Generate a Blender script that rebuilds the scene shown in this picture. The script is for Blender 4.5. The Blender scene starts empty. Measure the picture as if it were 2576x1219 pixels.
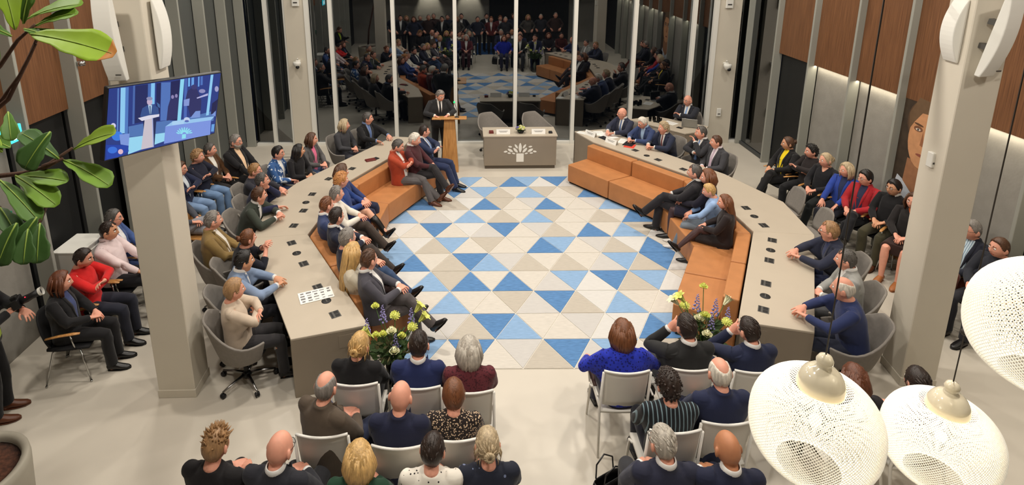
import bpy, bmesh, math, random
import numpy as np
from mathutils import Vector, Matrix
from mathutils.bvhtree import BVHTree
PI = math.pi
rnd = random.Random(11)
C = bpy.context.scene.collection
SC = bpy.context.scene

# ------------------------------------------------------------------ camera, world, lights, exposure
cam = bpy.data.cameras.new('camera')
cam.sensor_width = 36.0
cam.lens = 1459.06 / 2576 * 36.0
cam.shift_x = (1288 - 1166.48) / 2576
cam.shift_y = -(609.5 - 214.28) / 2576
cam.clip_start = 0.05
camo = bpy.data.objects.new('camera', cam)
C.objects.link(camo)
def cam_matrix(pitch, yaw, roll, loc):
    p, y, r = map(math.radians, (pitch, yaw, roll))
    f = Vector((math.sin(y)*math.cos(p), math.cos(y)*math.cos(p), -math.sin(p)))
    rt = Vector((math.cos(y), -math.sin(y), 0)); dn = f.cross(rt)
    c, s = math.cos(r), math.sin(r)
    X = c*rt + s*dn; Yd = -s*rt + c*dn
    m = Matrix((X, -Yd, -f)).transposed().to_4x4(); m.translation = loc
    return m
camo.matrix_world = cam_matrix(13.85079499, -0.27506895, 0.51155614, (0, 0, 4.861))
SC.camera = camo
w = bpy.data.worlds.new('night'); SC.world = w; w.use_nodes = True
w.node_tree.nodes['Background'].inputs[0].default_value = (0.012, 0.014, 0.02, 1)
w.node_tree.nodes['Background'].inputs[1].default_value = 0.25
SC.view_settings.view_transform = 'Standard'; SC.view_settings.look = 'None'
SC.view_settings.gamma = 1.0; SC.view_settings.use_curve_mapping = False
SC.view_settings.exposure = 0.0
SC.cycles.use_denoising = True
SC.cycles.max_bounces = 7; SC.cycles.transparent_max_bounces = 10
SC.cycles.sample_clamp_indirect = 6.0
CEIL = 6.3
def area(name, loc, size, power, col=(1, .935, .84), rot=(0, 0, 0), sy=None, spread=None):
    l = bpy.data.lights.new(name, 'AREA'); l.energy = power; l.color = col; l.size = size
    if sy: l.shape = 'RECTANGLE'; l.size_y = sy
    else: l.shape = 'DISK'
    if spread: l.spread = math.radians(spread)
    o = bpy.data.objects.new(name, l); o.location = loc; o.rotation_euler = rot; C.objects.link(o); return o
LIGHTS = [(-3.6, 3.4, 95), (-.7, 2.6, 120), (2.3, 2.6, 120), (5.2, 3.2, 70),
          (-3.9, 6.9, 95), (-.6, 6.4, 150), (2.6, 6.4, 150), (5.7, 6.9, 85),
          (-3.9, 10.4, 85), (-.6, 10.2, 140), (2.6, 10.2, 140), (5.7, 10.2, 80),
          (-2.4, 12.9, 60), (1.1, 12.9, 80), (4.4, 12.9, 60)]
for i, (x, y, e) in enumerate(LIGHTS):
    area('downlight_lamp', (x, y, CEIL - .03), .34, e*.72)

# ------------------------------------------------------------------ materials
MATS = {}
def lin(c):
    return tuple(((v/255)/12.92 if v/255 <= .04045 else ((v/255+.055)/1.055)**2.4) for v in c)
def mat(name, rgb=(128, 128, 128), rough=.6, metal=0, nscale=0, namt=.1, bump=0, bscale=60, spec=.4, coat=0, emit=0, emitc=None, stretch=None, sheen=0, sss=0):
    """plain procedural material: base colour with a little noise, optional bump"""
    if name in MATS: return MATS[name]
    m = bpy.data.materials.new(name); MATS[name] = m; m.use_nodes = True
    nt = m.node_tree; b = nt.nodes['Principled BSDF']; c = lin(rgb)
    b.inputs['Base Color'].default_value = (*c, 1); b.inputs['Roughness'].default_value = rough
    b.inputs['Metallic'].default_value = metal; b.inputs['Specular IOR Level'].default_value = spec
    if coat: b.inputs['Coat Weight'].default_value = coat; b.inputs['Coat Roughness'].default_value = .05
    if sheen: b.inputs['Sheen Weight'].default_value = sheen
    if sss: b.inputs['Subsurface Weight'].default_value = sss; b.inputs['Subsurface Radius'].default_value = (.012, .005, .003)
    if emit:
        b.inputs['Emission Color'].default_value = (*lin(emitc or rgb), 1); b.inputs['Emission Strength'].default_value = emit
    tc = nt.nodes.new('ShaderNodeTexCoord'); vec = tc.outputs['Object']
    if stretch:
        mp = nt.nodes.new('ShaderNodeMapping'); mp.inputs['Scale'].default_value = stretch
        nt.links.new(vec, mp.inputs[0]); vec = mp.outputs[0]
    if nscale:
        n = nt.nodes.new('ShaderNodeTexNoise'); n.inputs['Scale'].default_value = nscale; n.inputs['Detail'].default_value = 3
        nt.links.new(vec, n.inputs['Vector'])
        r = nt.nodes.new('ShaderNodeValToRGB'); r.color_ramp.elements[0].position = .3; r.color_ramp.elements[1].position = .7
        r.color_ramp.elements[0].color = tuple(max(0, v*(1-namt)) for v in c) + (1,)
        r.color_ramp.elements[1].color = tuple(min(1, v*(1+namt)) for v in c) + (1,)
        nt.links.new(n.outputs['Fac'], r.inputs[0]); nt.links.new(r.outputs[0], b.inputs['Base Color'])
    if bump:
        n2 = nt.nodes.new('ShaderNodeTexNoise'); n2.inputs['Scale'].default_value = bscale; n2.inputs['Detail'].default_value = 4
        nt.links.new(vec, n2.inputs['Vector'])
        bp = nt.nodes.new('ShaderNodeBump'); bp.inputs['Strength'].default_value = bump; bp.inputs['Distance'].default_value = .01
        nt.links.new(n2.outputs['Fac'], bp.inputs['Height']); nt.links.new(bp.outputs[0], b.inputs['Normal'])
    return m
def glass_mat():
    m = bpy.data.materials.new('night_glass'); m.use_nodes = True; nt = m.node_tree; nt.nodes.clear()
    o = nt.nodes.new('ShaderNodeOutputMaterial'); t = nt.nodes.new('ShaderNodeBsdfTransparent'); g = nt.nodes.new('ShaderNodeBsdfGlossy')
    t.inputs[0].default_value = (.62, .66, .66, 1); g.inputs['Roughness'].default_value = .004; g.inputs[0].default_value = (.95, .97, 1, 1)
    fr = nt.nodes.new('ShaderNodeFresnel'); fr.inputs[0].default_value = 2.35
    mx = nt.nodes.new('ShaderNodeMixShader'); nt.links.new(fr.outputs[0], mx.inputs[0]); nt.links.new(t.outputs[0], mx.inputs[1]); nt.links.new(g.outputs[0], mx.inputs[2])
    nt.links.new(mx.outputs[0], o.inputs[0]); return m
GLASS = glass_mat()
def clear_glass():
    m = bpy.data.materials.new('clear_glass'); m.use_nodes = True; nt = m.node_tree; nt.nodes.clear()
    o = nt.nodes.new('ShaderNodeOutputMaterial'); t = nt.nodes.new('ShaderNodeBsdfTransparent'); g = nt.nodes.new('ShaderNodeBsdfGlossy')
    t.inputs[0].default_value = (.90, .94, .93, 1); g.inputs['Roughness'].default_value = .03
    fr = nt.nodes.new('ShaderNodeFresnel'); fr.inputs[0].default_value = 1.5
    mx = nt.nodes.new('ShaderNodeMixShader'); nt.links.new(fr.outputs[0], mx.inputs[0]); nt.links.new(t.outputs[0], mx.inputs[1]); nt.links.new(g.outputs[0], mx.inputs[2])
    nt.links.new(mx.outputs[0], o.inputs[0]); return m
CLEAR = clear_glass()
def wood_mat(name, c1, c2, axis_scale=(14, 14, .7), rough=.45):
    m = bpy.data.materials.new(name); m.use_nodes = True; nt = m.node_tree; b = nt.nodes['Principled BSDF']; b.inputs['Roughness'].default_value = rough
    tc = nt.nodes.new('ShaderNodeTexCoord'); mp = nt.nodes.new('ShaderNodeMapping'); mp.inputs['Scale'].default_value = axis_scale
    n = nt.nodes.new('ShaderNodeTexNoise'); n.inputs['Scale'].default_value = 3; n.inputs['Detail'].default_value = 5
    r = nt.nodes.new('ShaderNodeValToRGB'); r.color_ramp.elements[0].position = .35; r.color_ramp.elements[1].position = .65
    r.color_ramp.elements[0].color = (*lin(c1), 1); r.color_ramp.elements[1].color = (*lin(c2), 1)
    nt.links.new(tc.outputs['Object'], mp.inputs[0]); nt.links.new(mp.outputs[0], n.inputs['Vector']); nt.links.new(n.outputs['Fac'], r.inputs[0]); nt.links.new(r.outputs[0], b.inputs['Base Color'])
    return m

# ------------------------------------------------------------------ mesh helpers
def tag(o, label=None, cat=None, group=None, kind=None):
    if label: o['label'] = label
    if cat: o['category'] = cat
    if group: o['group'] = group
    if kind: o['kind'] = kind
    return o
def empty(name, loc=(0, 0, 0), rz=0, label=None, cat=None, group=None):
    o = bpy.data.objects.new(name, None); o.location = loc; o.rotation_euler = (0, 0, rz); o.empty_display_size = .1
    C.objects.link(o); return tag(o, label, cat, group)
def link(name, me, m=None, parent=None, smooth=False):
    if m is not None and not me.materials:
        for x in (m if isinstance(m, (list, tuple)) else [m]): me.materials.append(x)
    if smooth:
        me.polygons.foreach_set('use_smooth', [True]*len(me.polygons))
    o = bpy.data.objects.new(name, me); C.objects.link(o)
    if parent is not None: o.parent = parent
    return o
def copy_tree(o, parent=None):
    c = o.copy(); C.objects.link(c)
    if parent is not None: c.parent = parent
    for ch in list(o.children): copy_tree(ch, c)
    return c
class MB:
    """collects simple solids into one mesh"""
    def __init__(s): s.v = []; s.f = []; s.mi = []; s.cur = 0; s.sm = []
    def add(s, vs, fs, smooth=False):
        n = len(s.v); s.v += [tuple(v) for v in vs]
        for f in fs: s.f.append([i+n for i in f]); s.mi.append(s.cur); s.sm.append(smooth)
        return s
    def box(s, c, d, rz=0, bev=0, M=None):
        x, y, z = [k/2 for k in d]; b = min(bev, x*.9, y*.9, z*.9)
        if b <= 0:
            vs = [(sx*x, sy*y, sz*z) for sx in (-1, 1) for sy in (-1, 1) for sz in (-1, 1)]
            fs = [(0, 1, 3, 2), (4, 6, 7, 5), (0, 4, 5, 1), (2, 3, 7, 6), (0, 2, 6, 4), (1, 5, 7, 3)]
        else:
            vs = []; fs = []; idx = {}
            for sx in (-1, 1):
                for sy in (-1, 1):
                    for sz in (-1, 1):
                        for a in range(3):
                            p = [sx*(x-b), sy*(y-b), sz*(z-b)]; p[a] = (sx*x, sy*y, sz*z)[a]
                            idx[(sx, sy, sz, a)] = len(vs); vs.append(tuple(p))
            S = (-1, 1)
            for a in range(3):
                o1, o2 = [k for k in range(3) if k != a]
                for sg in S:
                    q = []
                    for u, v in ((-1, -1), (1, -1), (1, 1), (-1, 1)):
                        k = [0, 0, 0]; k[a] = sg; k[o1] = u; k[o2] = v; q.append(idx[(*k, a)])
                    fs.append(q if (sg > 0) == (a != 1) else q[::-1])
            for a in range(3):
                o1, o2 = [k for k in range(3) if k != a]
                for u in S:
                    for v in S:
                        k0 = [0, 0, 0]; k0[a] = -1; k0[o1] = u; k0[o2] = v; k1 = list(k0); k1[a] = 1
                        q = [idx[(*k0, o1)], idx[(*k1, o1)], idx[(*k1, o2)], idx[(*k0, o2)]]
                        fs.append(q if (u*v > 0) == (a != 1) else q[::-1])
            for sx in S:
                for sy in S:
                    for sz in S:
                        q = [idx[(sx, sy, sz, a)] for a in range(3)]; fs.append(q if sx*sy*sz > 0 else q[::-1])
        if M is None: M = Matrix.Rotation(rz, 4, 'Z')
        vs = [M @ Vector(v) + Vector(c) for v in vs]
        return s.add(vs, fs)
    def tube(s, pts, r, n=8, cap=True, flat=None, up=(0, 0, 1), smooth=True):
        """tube along points; r number or list of numbers / (rx, ry)"""
        pts = [Vector(p) for p in pts]; k = len(pts)
        R = r if isinstance(r, (list, tuple)) and len(r) == k else [r]*k
        R = [(q, q) if not isinstance(q, (list, tuple)) else q for q in R]
        vs = []; u = None
        for i, p in enumerate(pts):
            t = (pts[min(i+1, k-1)] - pts[max(i-1, 0)]).normalized()
            if u is None:
                u = Vector(up); u = u - t*u.dot(t)
                if u.length < 1e-3: u = Vector((1, 0, 0)); u = u - t*u.dot(t)
            else: u = u - t*u.dot(t)
            u.normalize(); w_ = t.cross(u)
            for j in range(n):
                a = 2*PI*j/n; vs.append(p + w_*(math.cos(a)*R[i][0]) + u*(math.sin(a)*R[i][1]))
        fs = [(i*n+j, i*n+(j+1) % n, (i+1)*n+(j+1) % n, (i+1)*n+j) for i in range(k-1) for j in range(n)]
        if cap: fs += [tuple(range(n))[::-1], tuple((k-1)*n+j for j in range(n))]
        return s.add(vs, fs, smooth)
    def lathe(s, prof, n=24, c=(0, 0, 0), smooth=True, M=None):
        vs = []; k = len(prof); c = Vector(c)
        for r, z in prof:
            for j in range(n):
                a = 2*PI*j/n; p = Vector((r*math.cos(a), r*math.sin(a), z))
                vs.append((M @ p if M is not None else p) + c)
        fs = [(i*n+j, i*n+(j+1) % n, (i+1)*n+(j+1) % n, (i+1)*n+j) for i in range(k-1) for j in range(n)]
        if prof[0][0] > 1e-5: fs.append(tuple(range(n))[::-1])
        if prof[-1][0] > 1e-5: fs.append(tuple((k-1)*n+j for j in range(n)))
        return s.add(vs, fs, smooth)
    def ball(s, c, r, n=12, m=8, M=None):
        if not isinstance(r, (list, tuple)): r = (r, r, r)
        prof = [(math.sin(PI*i/m), -math.cos(PI*i/m)) for i in range(m+1)]; S = Matrix.Diagonal((*r, 1))
        prof[0] = (1e-6, -1); prof[-1] = (1e-6, 1)
        return s.lathe(prof, n, c, True, (M @ S) if M is not None else S)
    def prism(s, poly, z0, z1):
        n = len(poly)
        if sum(poly[i][0]*poly[(i+1) % n][1]-poly[(i+1) % n][0]*poly[i][1] for i in range(n)) < 0: poly = poly[::-1]
        vs = [(x, y, z0) for x, y in poly] + [(x, y, z1) for x, y in poly]
        fs = [tuple(range(n))[::-1], tuple(range(n, 2*n))] + [(i, (i+1) % n, n+(i+1) % n, n+i) for i in range(n)]
        return s.add(vs, fs)
    def mesh(s, name):
        me = bpy.data.meshes.new(name); me.from_pydata(s.v, [], s.f)
        me.polygons.foreach_set('use_smooth', s.sm)
        if any(s.mi): me.polygons.foreach_set('material_index', s.mi)
        me.update(); return me
    def build(s, name, m=None, parent=None):
        return link(name, s.mesh(name), m, parent)
def bevelled(o, w_=.006, seg=2):
    b = o.modifiers.new('bevel', 'BEVEL'); b.width = w_; b.segments = seg; b.limit_method = 'ANGLE'; return o
# ------------------------------------------------------------------ structure
FLOOR = mat('floor_resin', (200, 192, 178), .38, nscale=1.2, namt=.05, bump=.02, bscale=25, spec=.45)
PAINT = mat('column_paint', (206, 198, 182), .7, nscale=2, namt=.02)
WHITEP = mat('white_paint', (226, 224, 216), .55)
FINP = mat('fin_paint', (150, 150, 141), .62, nscale=1.5, namt=.03)
PLASTER = mat('grey_plaster', (142, 138, 130), .85, nscale=6, namt=.06, bump=.15, bscale=30)
DARK = mat('dark_panel', (30, 31, 31), .5)
CEILM = mat('ceiling_white', (190, 186, 178), .9)
FRAMEG = mat('frame_grey', (70, 72, 72), .5)
WOODW = wood_mat('wall_wood', (96, 62, 38), (128, 86, 54), (30, 30, .6))
WOODL = wood_mat('light_oak', (176, 122, 66), (204, 150, 88), (16, 16, 1.2), .4)
def struct(name, mb, m, parent=None):
    o = mb.build(name, m, parent); o['kind'] = 'structure'; return o
YG = 13.70; XL = -5.42; XR = 6.78; XLF = -5.2; XRF = 6.6
struct('floor', MB().box((.7, 6.3, -.1), (13.2, 15.4, .2)), FLOOR)
struct('ceiling', MB().box((.7, 6.3, CEIL+.1), (13.2, 15.4, .2)), CEILM)
BLUEC = mat('blue_carpet', (40, 84, 140), .95, nscale=40, namt=.1)
struct('floor_carpet', MB().box((.55, .5, .004), (1.9, 3.0, .008)), BLUEC)
# back wall: under the gallery, with two down-lights washing it
struct('wall_back', MB().box((.7, -1.3, CEIL/2), (13.2, .2, CEIL)), PLASTER)
struct('trim_1', MB().box((.7, -.27, 3.06), (13.0, 1.9, .26)).box((.7, .67, 3.3), (13.0, .06, .5)), WHITEP)
struct('back_opening_shade', MB().box((3.1, -1.17, 1.45), (3.9, .06, 2.9)), DARK)  # dark sheet in place of an opening; its darkness is put into the colour
for x in (-1.8, .17):
    l = bpy.data.lights.new('wall_washer', 'SPOT'); l.energy = 420; l.color = (1, .9, .72); l.spot_size = math.radians(62); l.spot_blend = .5; l.shadow_soft_size = .05
    o = bpy.data.objects.new('wall_washer', l); o.location = (x, -.75, 2.9); o.rotation_euler = (math.radians(-28), 0, 0); C.objects.link(o)
# end glazing: one bay = pane + mullion + bottom rail
MX = [-5.2, -4.73, -4.26, -3.2, -1.725, -.265, 1.18, 2.59, 4.0, 5.38, 5.86, 6.85]
k = 0
for a, b in zip(MX[:-1], MX[1:]):
    k += 1
    if k in (3,): a = -3.74
    if k == 11: a = 6.44
    pane = struct('window_%d' % k, MB().box(((a+b)/2, YG, CEIL/2), (b-a, .012, CEIL)), GLASS)
    rail = MB().box(((a+b)/2, YG-.05, .03), (b-a, .09, .06)); rail.build('bottom_rail', WHITEP, pane)
    MB().box(((a+b)/2, YG+.03, .11), (b-a, .03, .05)).build('drain_slot', WHITEP, pane)
    if k not in (10, 11): MB().box((b, YG-.055, CEIL/2), (.085 if k > 2 else .075, .11, CEIL)).build('mullion', WHITEP, pane)
# wide clad posts at both corners of the glazing
struct('column_far_left', MB().box((-4.0, YG+.02, CEIL/2), (.5, .30, CEIL)), PAINT)
struct('column_far_right', MB().box((6.15, YG+.02, CEIL/2), (.58, .30, CEIL)), PAINT)
for n, x in (('trim_2', -3.74), ('trim_3', 5.86)):
    struct(n, MB().box((x, YG-.10, CEIL/2), (.1, .1, CEIL)), WHITEP)
# side facades: fins with panels or glass between them
def side(sgn, xf, xw, ys, tag_):
    for i, y in enumerate(ys):
        struct('trim_%s_fin' % tag_, MB().box(((xf+xw)/2, y, CEIL/2), (abs(xw-xf), .05, CEIL), bev=.005), FINP)
LY = [13.55, 12.55, 11.52, 10.50, 9.5, 8.5, 7.56, 6.54, 5.5, 4.5, 3.5, 2.5, 1.5]
RY = [13.55, 12.28, 11.0, 9.76, 8.6, 7.45, 6.42, 5.3, 4.2, 3.1, 2.0]
side(-1, XLF, XL, LY, 'left'); side(1, XRF, XR, RY, 'right')
n = 20
GREYP = mat('left_panel', (80, 83, 81), .35, spec=.6)
for a, b in zip(LY[:-1], LY[1:]):
    n += 1; ym = (a+b)/2; d = a-b-.05
    if b > 7.6:
        struct('wall_left_panel', MB().box((XL-.02, ym, CEIL/2), (.02, d, CEIL)), GREYP if b > 8 else DARK)
    else:
        struct('wall_left_wood', MB().box((XL-.02, ym, (CEIL+2.72)/2), (.1, d, CEIL-2.72)), WOODW)
        struct('wall_left_lower', MB().box((XL-.1, ym, 1.36), (.04, d, 2.72)), DARK if b > 6.5 else PLASTER)  # dark bays: shade of the opening below the wood, put into the colour
struct('wall_left', MB().box((XL-.25, 6.3, CEIL/2), (.2, 15.4, CEIL)), DARK)
for i, (a, b) in enumerate(zip(RY[:-1], RY[1:])):
    ym = (a+b)/2; d = a-b-.05
    if i == 0:
        p = struct('window_20', MB().box((XR-.05, ym, CEIL/2), (.012, d, CEIL)), GLASS)
        MB().box((XR-.06, ym, .04), (.06, d, .08)).build('bottom_rail', FRAMEG, p)
    else:
        struct('wall_right_wood', MB().box((XR-.02, ym, (CEIL+2.5)/2), (.1, d, CEIL-2.5)), WOODW)
        struct('wall_right_lower', MB().box((XR+.03, ym, 1.25), (.03, d, 2.5)), DARK if i == 1 else PLASTER)  # dark bay is a doorway, its shade painted as a dark sheet
        if i > 1:
            area('ledge_strip_light', (XR-.045, ym, 2.485), d, 3.5, (1, .9, .7), (0, math.radians(-8), math.radians(0)), sy=.03).rotation_euler = (0, 0, PI/2)
struct('wall_right', MB().box((XR+.15, 5.2, CEIL/2), (.2, 13.9, CEIL)), DARK)
# free-standing square columns with skirting
def column(name, c, d, rz):
    o = struct(name, MB().box((0, 0, CEIL/2), (d[0], d[1], CEIL), bev=.008), PAINT); o.location = (*c, 0); o.rotation_euler[2] = rz
    struct('baseboard', MB().box((0, 0, .05), (d[0]+.016, d[1]+.016, .10), bev=.004), PAINT, o); return o
COLL = column('column_left', (-3.223, 5.576), (.40, .355), .02)
COLR = column('column_right', (5.03, 5.685), (.355, .37), -.124)
# suspended lighting rail near the top of the view
r_ = empty('light_rail', (5.2, 6.0, 4.285), 0, 'long thin white lighting rail hanging above the right side of the room', 'lighting rail')
MB().box((0, 0, 0), (5.4, .08, .035), bev=.004).build('rail_profile', WHITEP, r_)
for x in (-2.4, 2.4): MB().tube([(x, 0, .01), (x, 0, CEIL-4.285)], .006, 6).build('suspension_wire', WHITEP, r_)

# ------------------------------------------------------------------ rug of triangular tiles
def rugmat(name, rgb, amt):
    return mat(name, rgb, .95, nscale=9, namt=amt, bump=.25, bscale=70, spec=.1, stretch=(1.2, 9, 1), sheen=.1)
RM = {'D': rugmat('tile_dark_blue', (90, 132, 180), .20), 'M': rugmat('tile_mid_blue', (138, 170, 205), .12), 'B': rugmat('tile_beige', (188, 180, 167), .07),
      'G': rugmat('tile_grey', (196, 193, 189), .05), 'W': rugmat('tile_white', (208, 206, 202), .05), 'C': rugmat('tile_cream', (206, 200, 190), .07)}
ROWS = [(-2.5, "MCDCGBDGMCB"), (-2.5, "GGBDMCCGWWDM"), (-3, "MCMCCBGDBWMCCD"), (-3, "WMBDCDCGMWDBMW"), (-3, "DCBDMGBCBCGMBDG"), (-3.5, "MWBMCBCCDMCGBWD"),
        (-3.5, "WCDCWGDCGBCDCMB"), (-3.5, "MCGWMCBCMBCCBCD"), (-3, "DBBWDBCGDCCGM"), (-2.5, "CDGMBCMBCBD"), (-2, "CMCBDMWDGW")]
RX, RYY, RS, RD = .93866, 5.80431, .6, .51962
OCT = [(-.80, 5.804), (2.55, 5.804), (3.55, 7.95), (3.55, 9.62), (2.30, 11.52), (-.10, 11.52), (-1.75, 9.62), (-1.75, 7.95)]
def clip(poly, oct_):
    for (x0, y0), (x1, y1) in zip(oct_, oct_[1:]+oct_[:1]):
        out = []
        ins = lambda p: (x1-x0)*(p[1]-y0)-(y1-y0)*(p[0]-x0) >= -1e-9
        for p, q in zip(poly, poly[1:]+poly[:1]):
            a, b = ins(p), ins(q)
            if a: out.append(p)
            if a != b:
                da = (x1-x0)*(p[1]-y0)-(y1-y0)*(p[0]-x0); db = (x1-x0)*(q[1]-y0)-(y1-y0)*(q[0]-x0); t = da/(da-db)
                out.append((p[0]+t*(q[0]-p[0]), p[1]+t*(q[1]-p[1])))
        poly = out
        if len(poly) < 3: return []
    return poly
rug = MB().prism(OCT, 0, .004).build('rug', mat('rug_backing', (222, 216, 204), .95))
tag(rug, 'large octagonal carpet of blue, beige and cream triangles between the leather benches', 'rug')
def inset(poly, d):
    cx = sum(p[0] for p in poly)/len(poly); cy = sum(p[1] for p in poly)/len(poly); out = []
    n_ = len(poly)
    for i in range(n_):
        p0, p1, p2 = Vector(poly[i-1]), Vector(poly[i]), Vector(poly[(i+1) % n_])
        a = (p1-p0).normalized(); b = (p2-p1).normalized()
        na = Vector((-a.y, a.x)); nb = Vector((-b.y, b.x)); m = na+nb; k_ = max(m.dot(na), .25)
        out.append(tuple(p1 + m*(d/k_)))
    return out
for j, (st, s) in enumerate(ROWS):
    for i in range(-10, 12):
        c = i*.5
        t = (c-st)/.5
        ch = s[int(round(t))] if 0 <= t < len(s)-.01 else 'CGWBCMC'[(i*5+j*3) % 7]
        isint = abs(c-round(c)) < .1; up = isint == (j % 2 == 0)
        y0, y1 = RYY+j*RD, RYY+(j+1)*RD; x = RX+RS*c
        tri = [(x-RS/2, y0), (x+RS/2, y0), (x, y1)] if up else [(x, y0), (x+RS/2, y1), (x-RS/2, y1)]
        poly = clip(tri, OCT)
        ar = abs(sum(p[0]*q[1]-q[0]*p[1] for p, q in zip(poly, poly[1:]+poly[:1])))/2 if poly else 0
        if ar < .004: continue
        MB().prism(inset(poly, .005), .004, .010).build('carpet_tile', RM[ch], rug)

# ------------------------------------------------------------------ council desks
TOPM = mat('desk_top_taupe', (186, 174, 156), .45, nscale=3, namt=.02, spec=.4)
SIDEM = mat('desk_side_shaded', (142, 130, 114), .5, nscale=3, namt=.03)  # taupe of the top, darkened for the shade on upright faces
SOCK = mat('socket_grey', (92, 90, 86), .4, metal=.3); SOCKD = mat('socket_dark', (28, 27, 26), .5)
def mixp(a, b, t): return (a[0]+(b[0]-a[0])*t, a[1]+(b[1]-a[1])*t)
def desk(label, inner, outer, ends, socks, rounds, grp):
    """inner edge toward the benches, outer edge toward the councillors (knee side)"""
    cx = sum(p[0] for p in inner+outer)/len(inner+outer); cy = sum(p[1] for p in inner+outer)/len(inner+outer)
    t = empty('council_desk', (cx, cy, 0), 0, label, 'desk', grp)
    L = lambda ps: [(p[0]-cx, p[1]-cy) for p in ps]
    I, O = L(inner), L(outer)
    bevelled(MB().prism(I+O[::-1], .722, .75).build('top', TOPM, t), .004, 1)
    I2 = [mixp(a, b, .045) for a, b in zip(I, [mixp(O[0], O[-1], i/(len(I)-1)) for i in range(len(I))])]
    for a, b, c, d in zip(I[:-1], I[1:], I2[:-1], I2[1:]):
        MB().prism([a, b, d, c], .02, .722).build('modesty_panel', SIDEM, t)
    for e in ends:
        a, b = (I[0], O[0]) if e == 0 else (I[-1], O[-1])
        a2, b2 = (I[1], O[1]) if e == 0 else (I[-2], O[-2])
        off = 1e9
        va = Vector(a2)-Vector(a); vb = Vector(b2)-Vector(b)
        q = [a, b, tuple(Vector(b)+vb.normalized()*.04), tuple(Vector(a)+va.normalized()*.04)]
        MB().prism(q, .0, .722).build('end_panel', SIDEM, t)
        m = mixp(a, b, .18); m2 = mixp(a, b, .40); n_ = (Vector(m2)-Vector(m)).normalized(); nn = Vector((n_.y, -n_.x))
        if nn.dot(Vector(a)) < 0: nn = -nn
        if e == 0 and abs(cy-6.6) < 1.5:
            MB().prism([m, m2, tuple(Vector(m2)+nn*.004), tuple(Vector(m)+nn*.004)], .52, .68).build('access_flap', SIDEM, t)
    ang0 = math.atan2(I[-1][1]-I[0][1], I[-1][0]-I[0][0])
    for x, y in socks:
        s = MB().box((x-cx, y-cy, .7515), (.13, .115, .005), rz=ang0, bev=.002).build('socket_panel', SOCK, t)
        mb = MB(); ca, sa = math.cos(ang0), math.sin(ang0)
        for u, v, a_, b_ in ((.03, -.02, .05, .05), (-.03, -.02, .05, .05), (0, .038, .11, .022)):
            mb.box((x-cx+u*ca-v*sa, y-cy+u*sa+v*ca, .7545), (a_, b_, .002), rz=ang0)
        mb.build('outlet', SOCKD, s)
    for x, y in rounds:
        g = MB().lathe([(1e-5, .7555), (.052, .7555), (.058, .753), (.058, .75)], 24, (x-cx, y-cy, 0)).build('cable_grommet', SOCKD, t)
        MB().box((x-cx, y-cy, .757), (.07, .012, .002), rz=ang0).build('brush_slot', SOCK, g)
    return t
G1 = 'council desk sections around the carpet'
desk('taupe council desk section at the near left, beside the column', [(-1.108, 5.614), (-2.33, 7.68)], [(-1.904, 5.375), (-3.10, 7.58)], [0], [(-2.49, 7.43), (-2.17, 6.88), (-1.85, 6.34), (-1.52, 5.80)], [(-2.34, 7.15), (-1.68, 6.06)], G1)
desk('taupe council desk section in the middle of the left side', [(-2.33, 7.68), (-2.12, 9.6)], [(-3.10, 7.58), (-3.24, 8.75), (-3.02, 9.55)], [], [(-2.61, 7.95), (-2.62, 9.07), (-2.60, 8.45)], [(-2.64, 8.75)], G1)
desk('taupe council desk section at the far left, ending near the lectern', [(-2.12, 9.6), (-1.39, 11.05), (-1.2, 11.98)], [(-3.02, 9.55), (-1.60, 12.05)], [1], [(-2.49, 9.72), (-2.16, 10.2)], [], G1)
desk('taupe council desk section at the near right, behind the hanging lamps', [(2.998, 5.638), (4.15, 7.68)], [(3.733, 5.442), (4.97, 7.57)], [0], [(4.29, 7.42), (3.98, 6.89), (3.67, 6.36), (3.38, 5.84)], [(4.13, 7.15), (3.53, 6.10)], G1)
desk('taupe council desk section in the middle of the right side', [(4.15, 7.68), (4.06, 9.7)], [(4.97, 7.57), (5.10, 8.65), (4.66, 9.82)], [], [(4.40, 8.44), (4.39, 7.86), (4.2, 9.3)], [(4.39, 8.15)], G1)
desk('taupe council desk section at the far right with papers and name plates on it', [(4.06, 9.7), (2.66, 11.6), (2.40, 12.31)], [(4.66, 9.82), (3.95, 10.88), (3.12, 12.46)], [1], [(3.40, 11.07), (3.69, 10.54), (4.0, 10.05)], [(3.54, 10.77), (2.93, 11.86)], G1)

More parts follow.
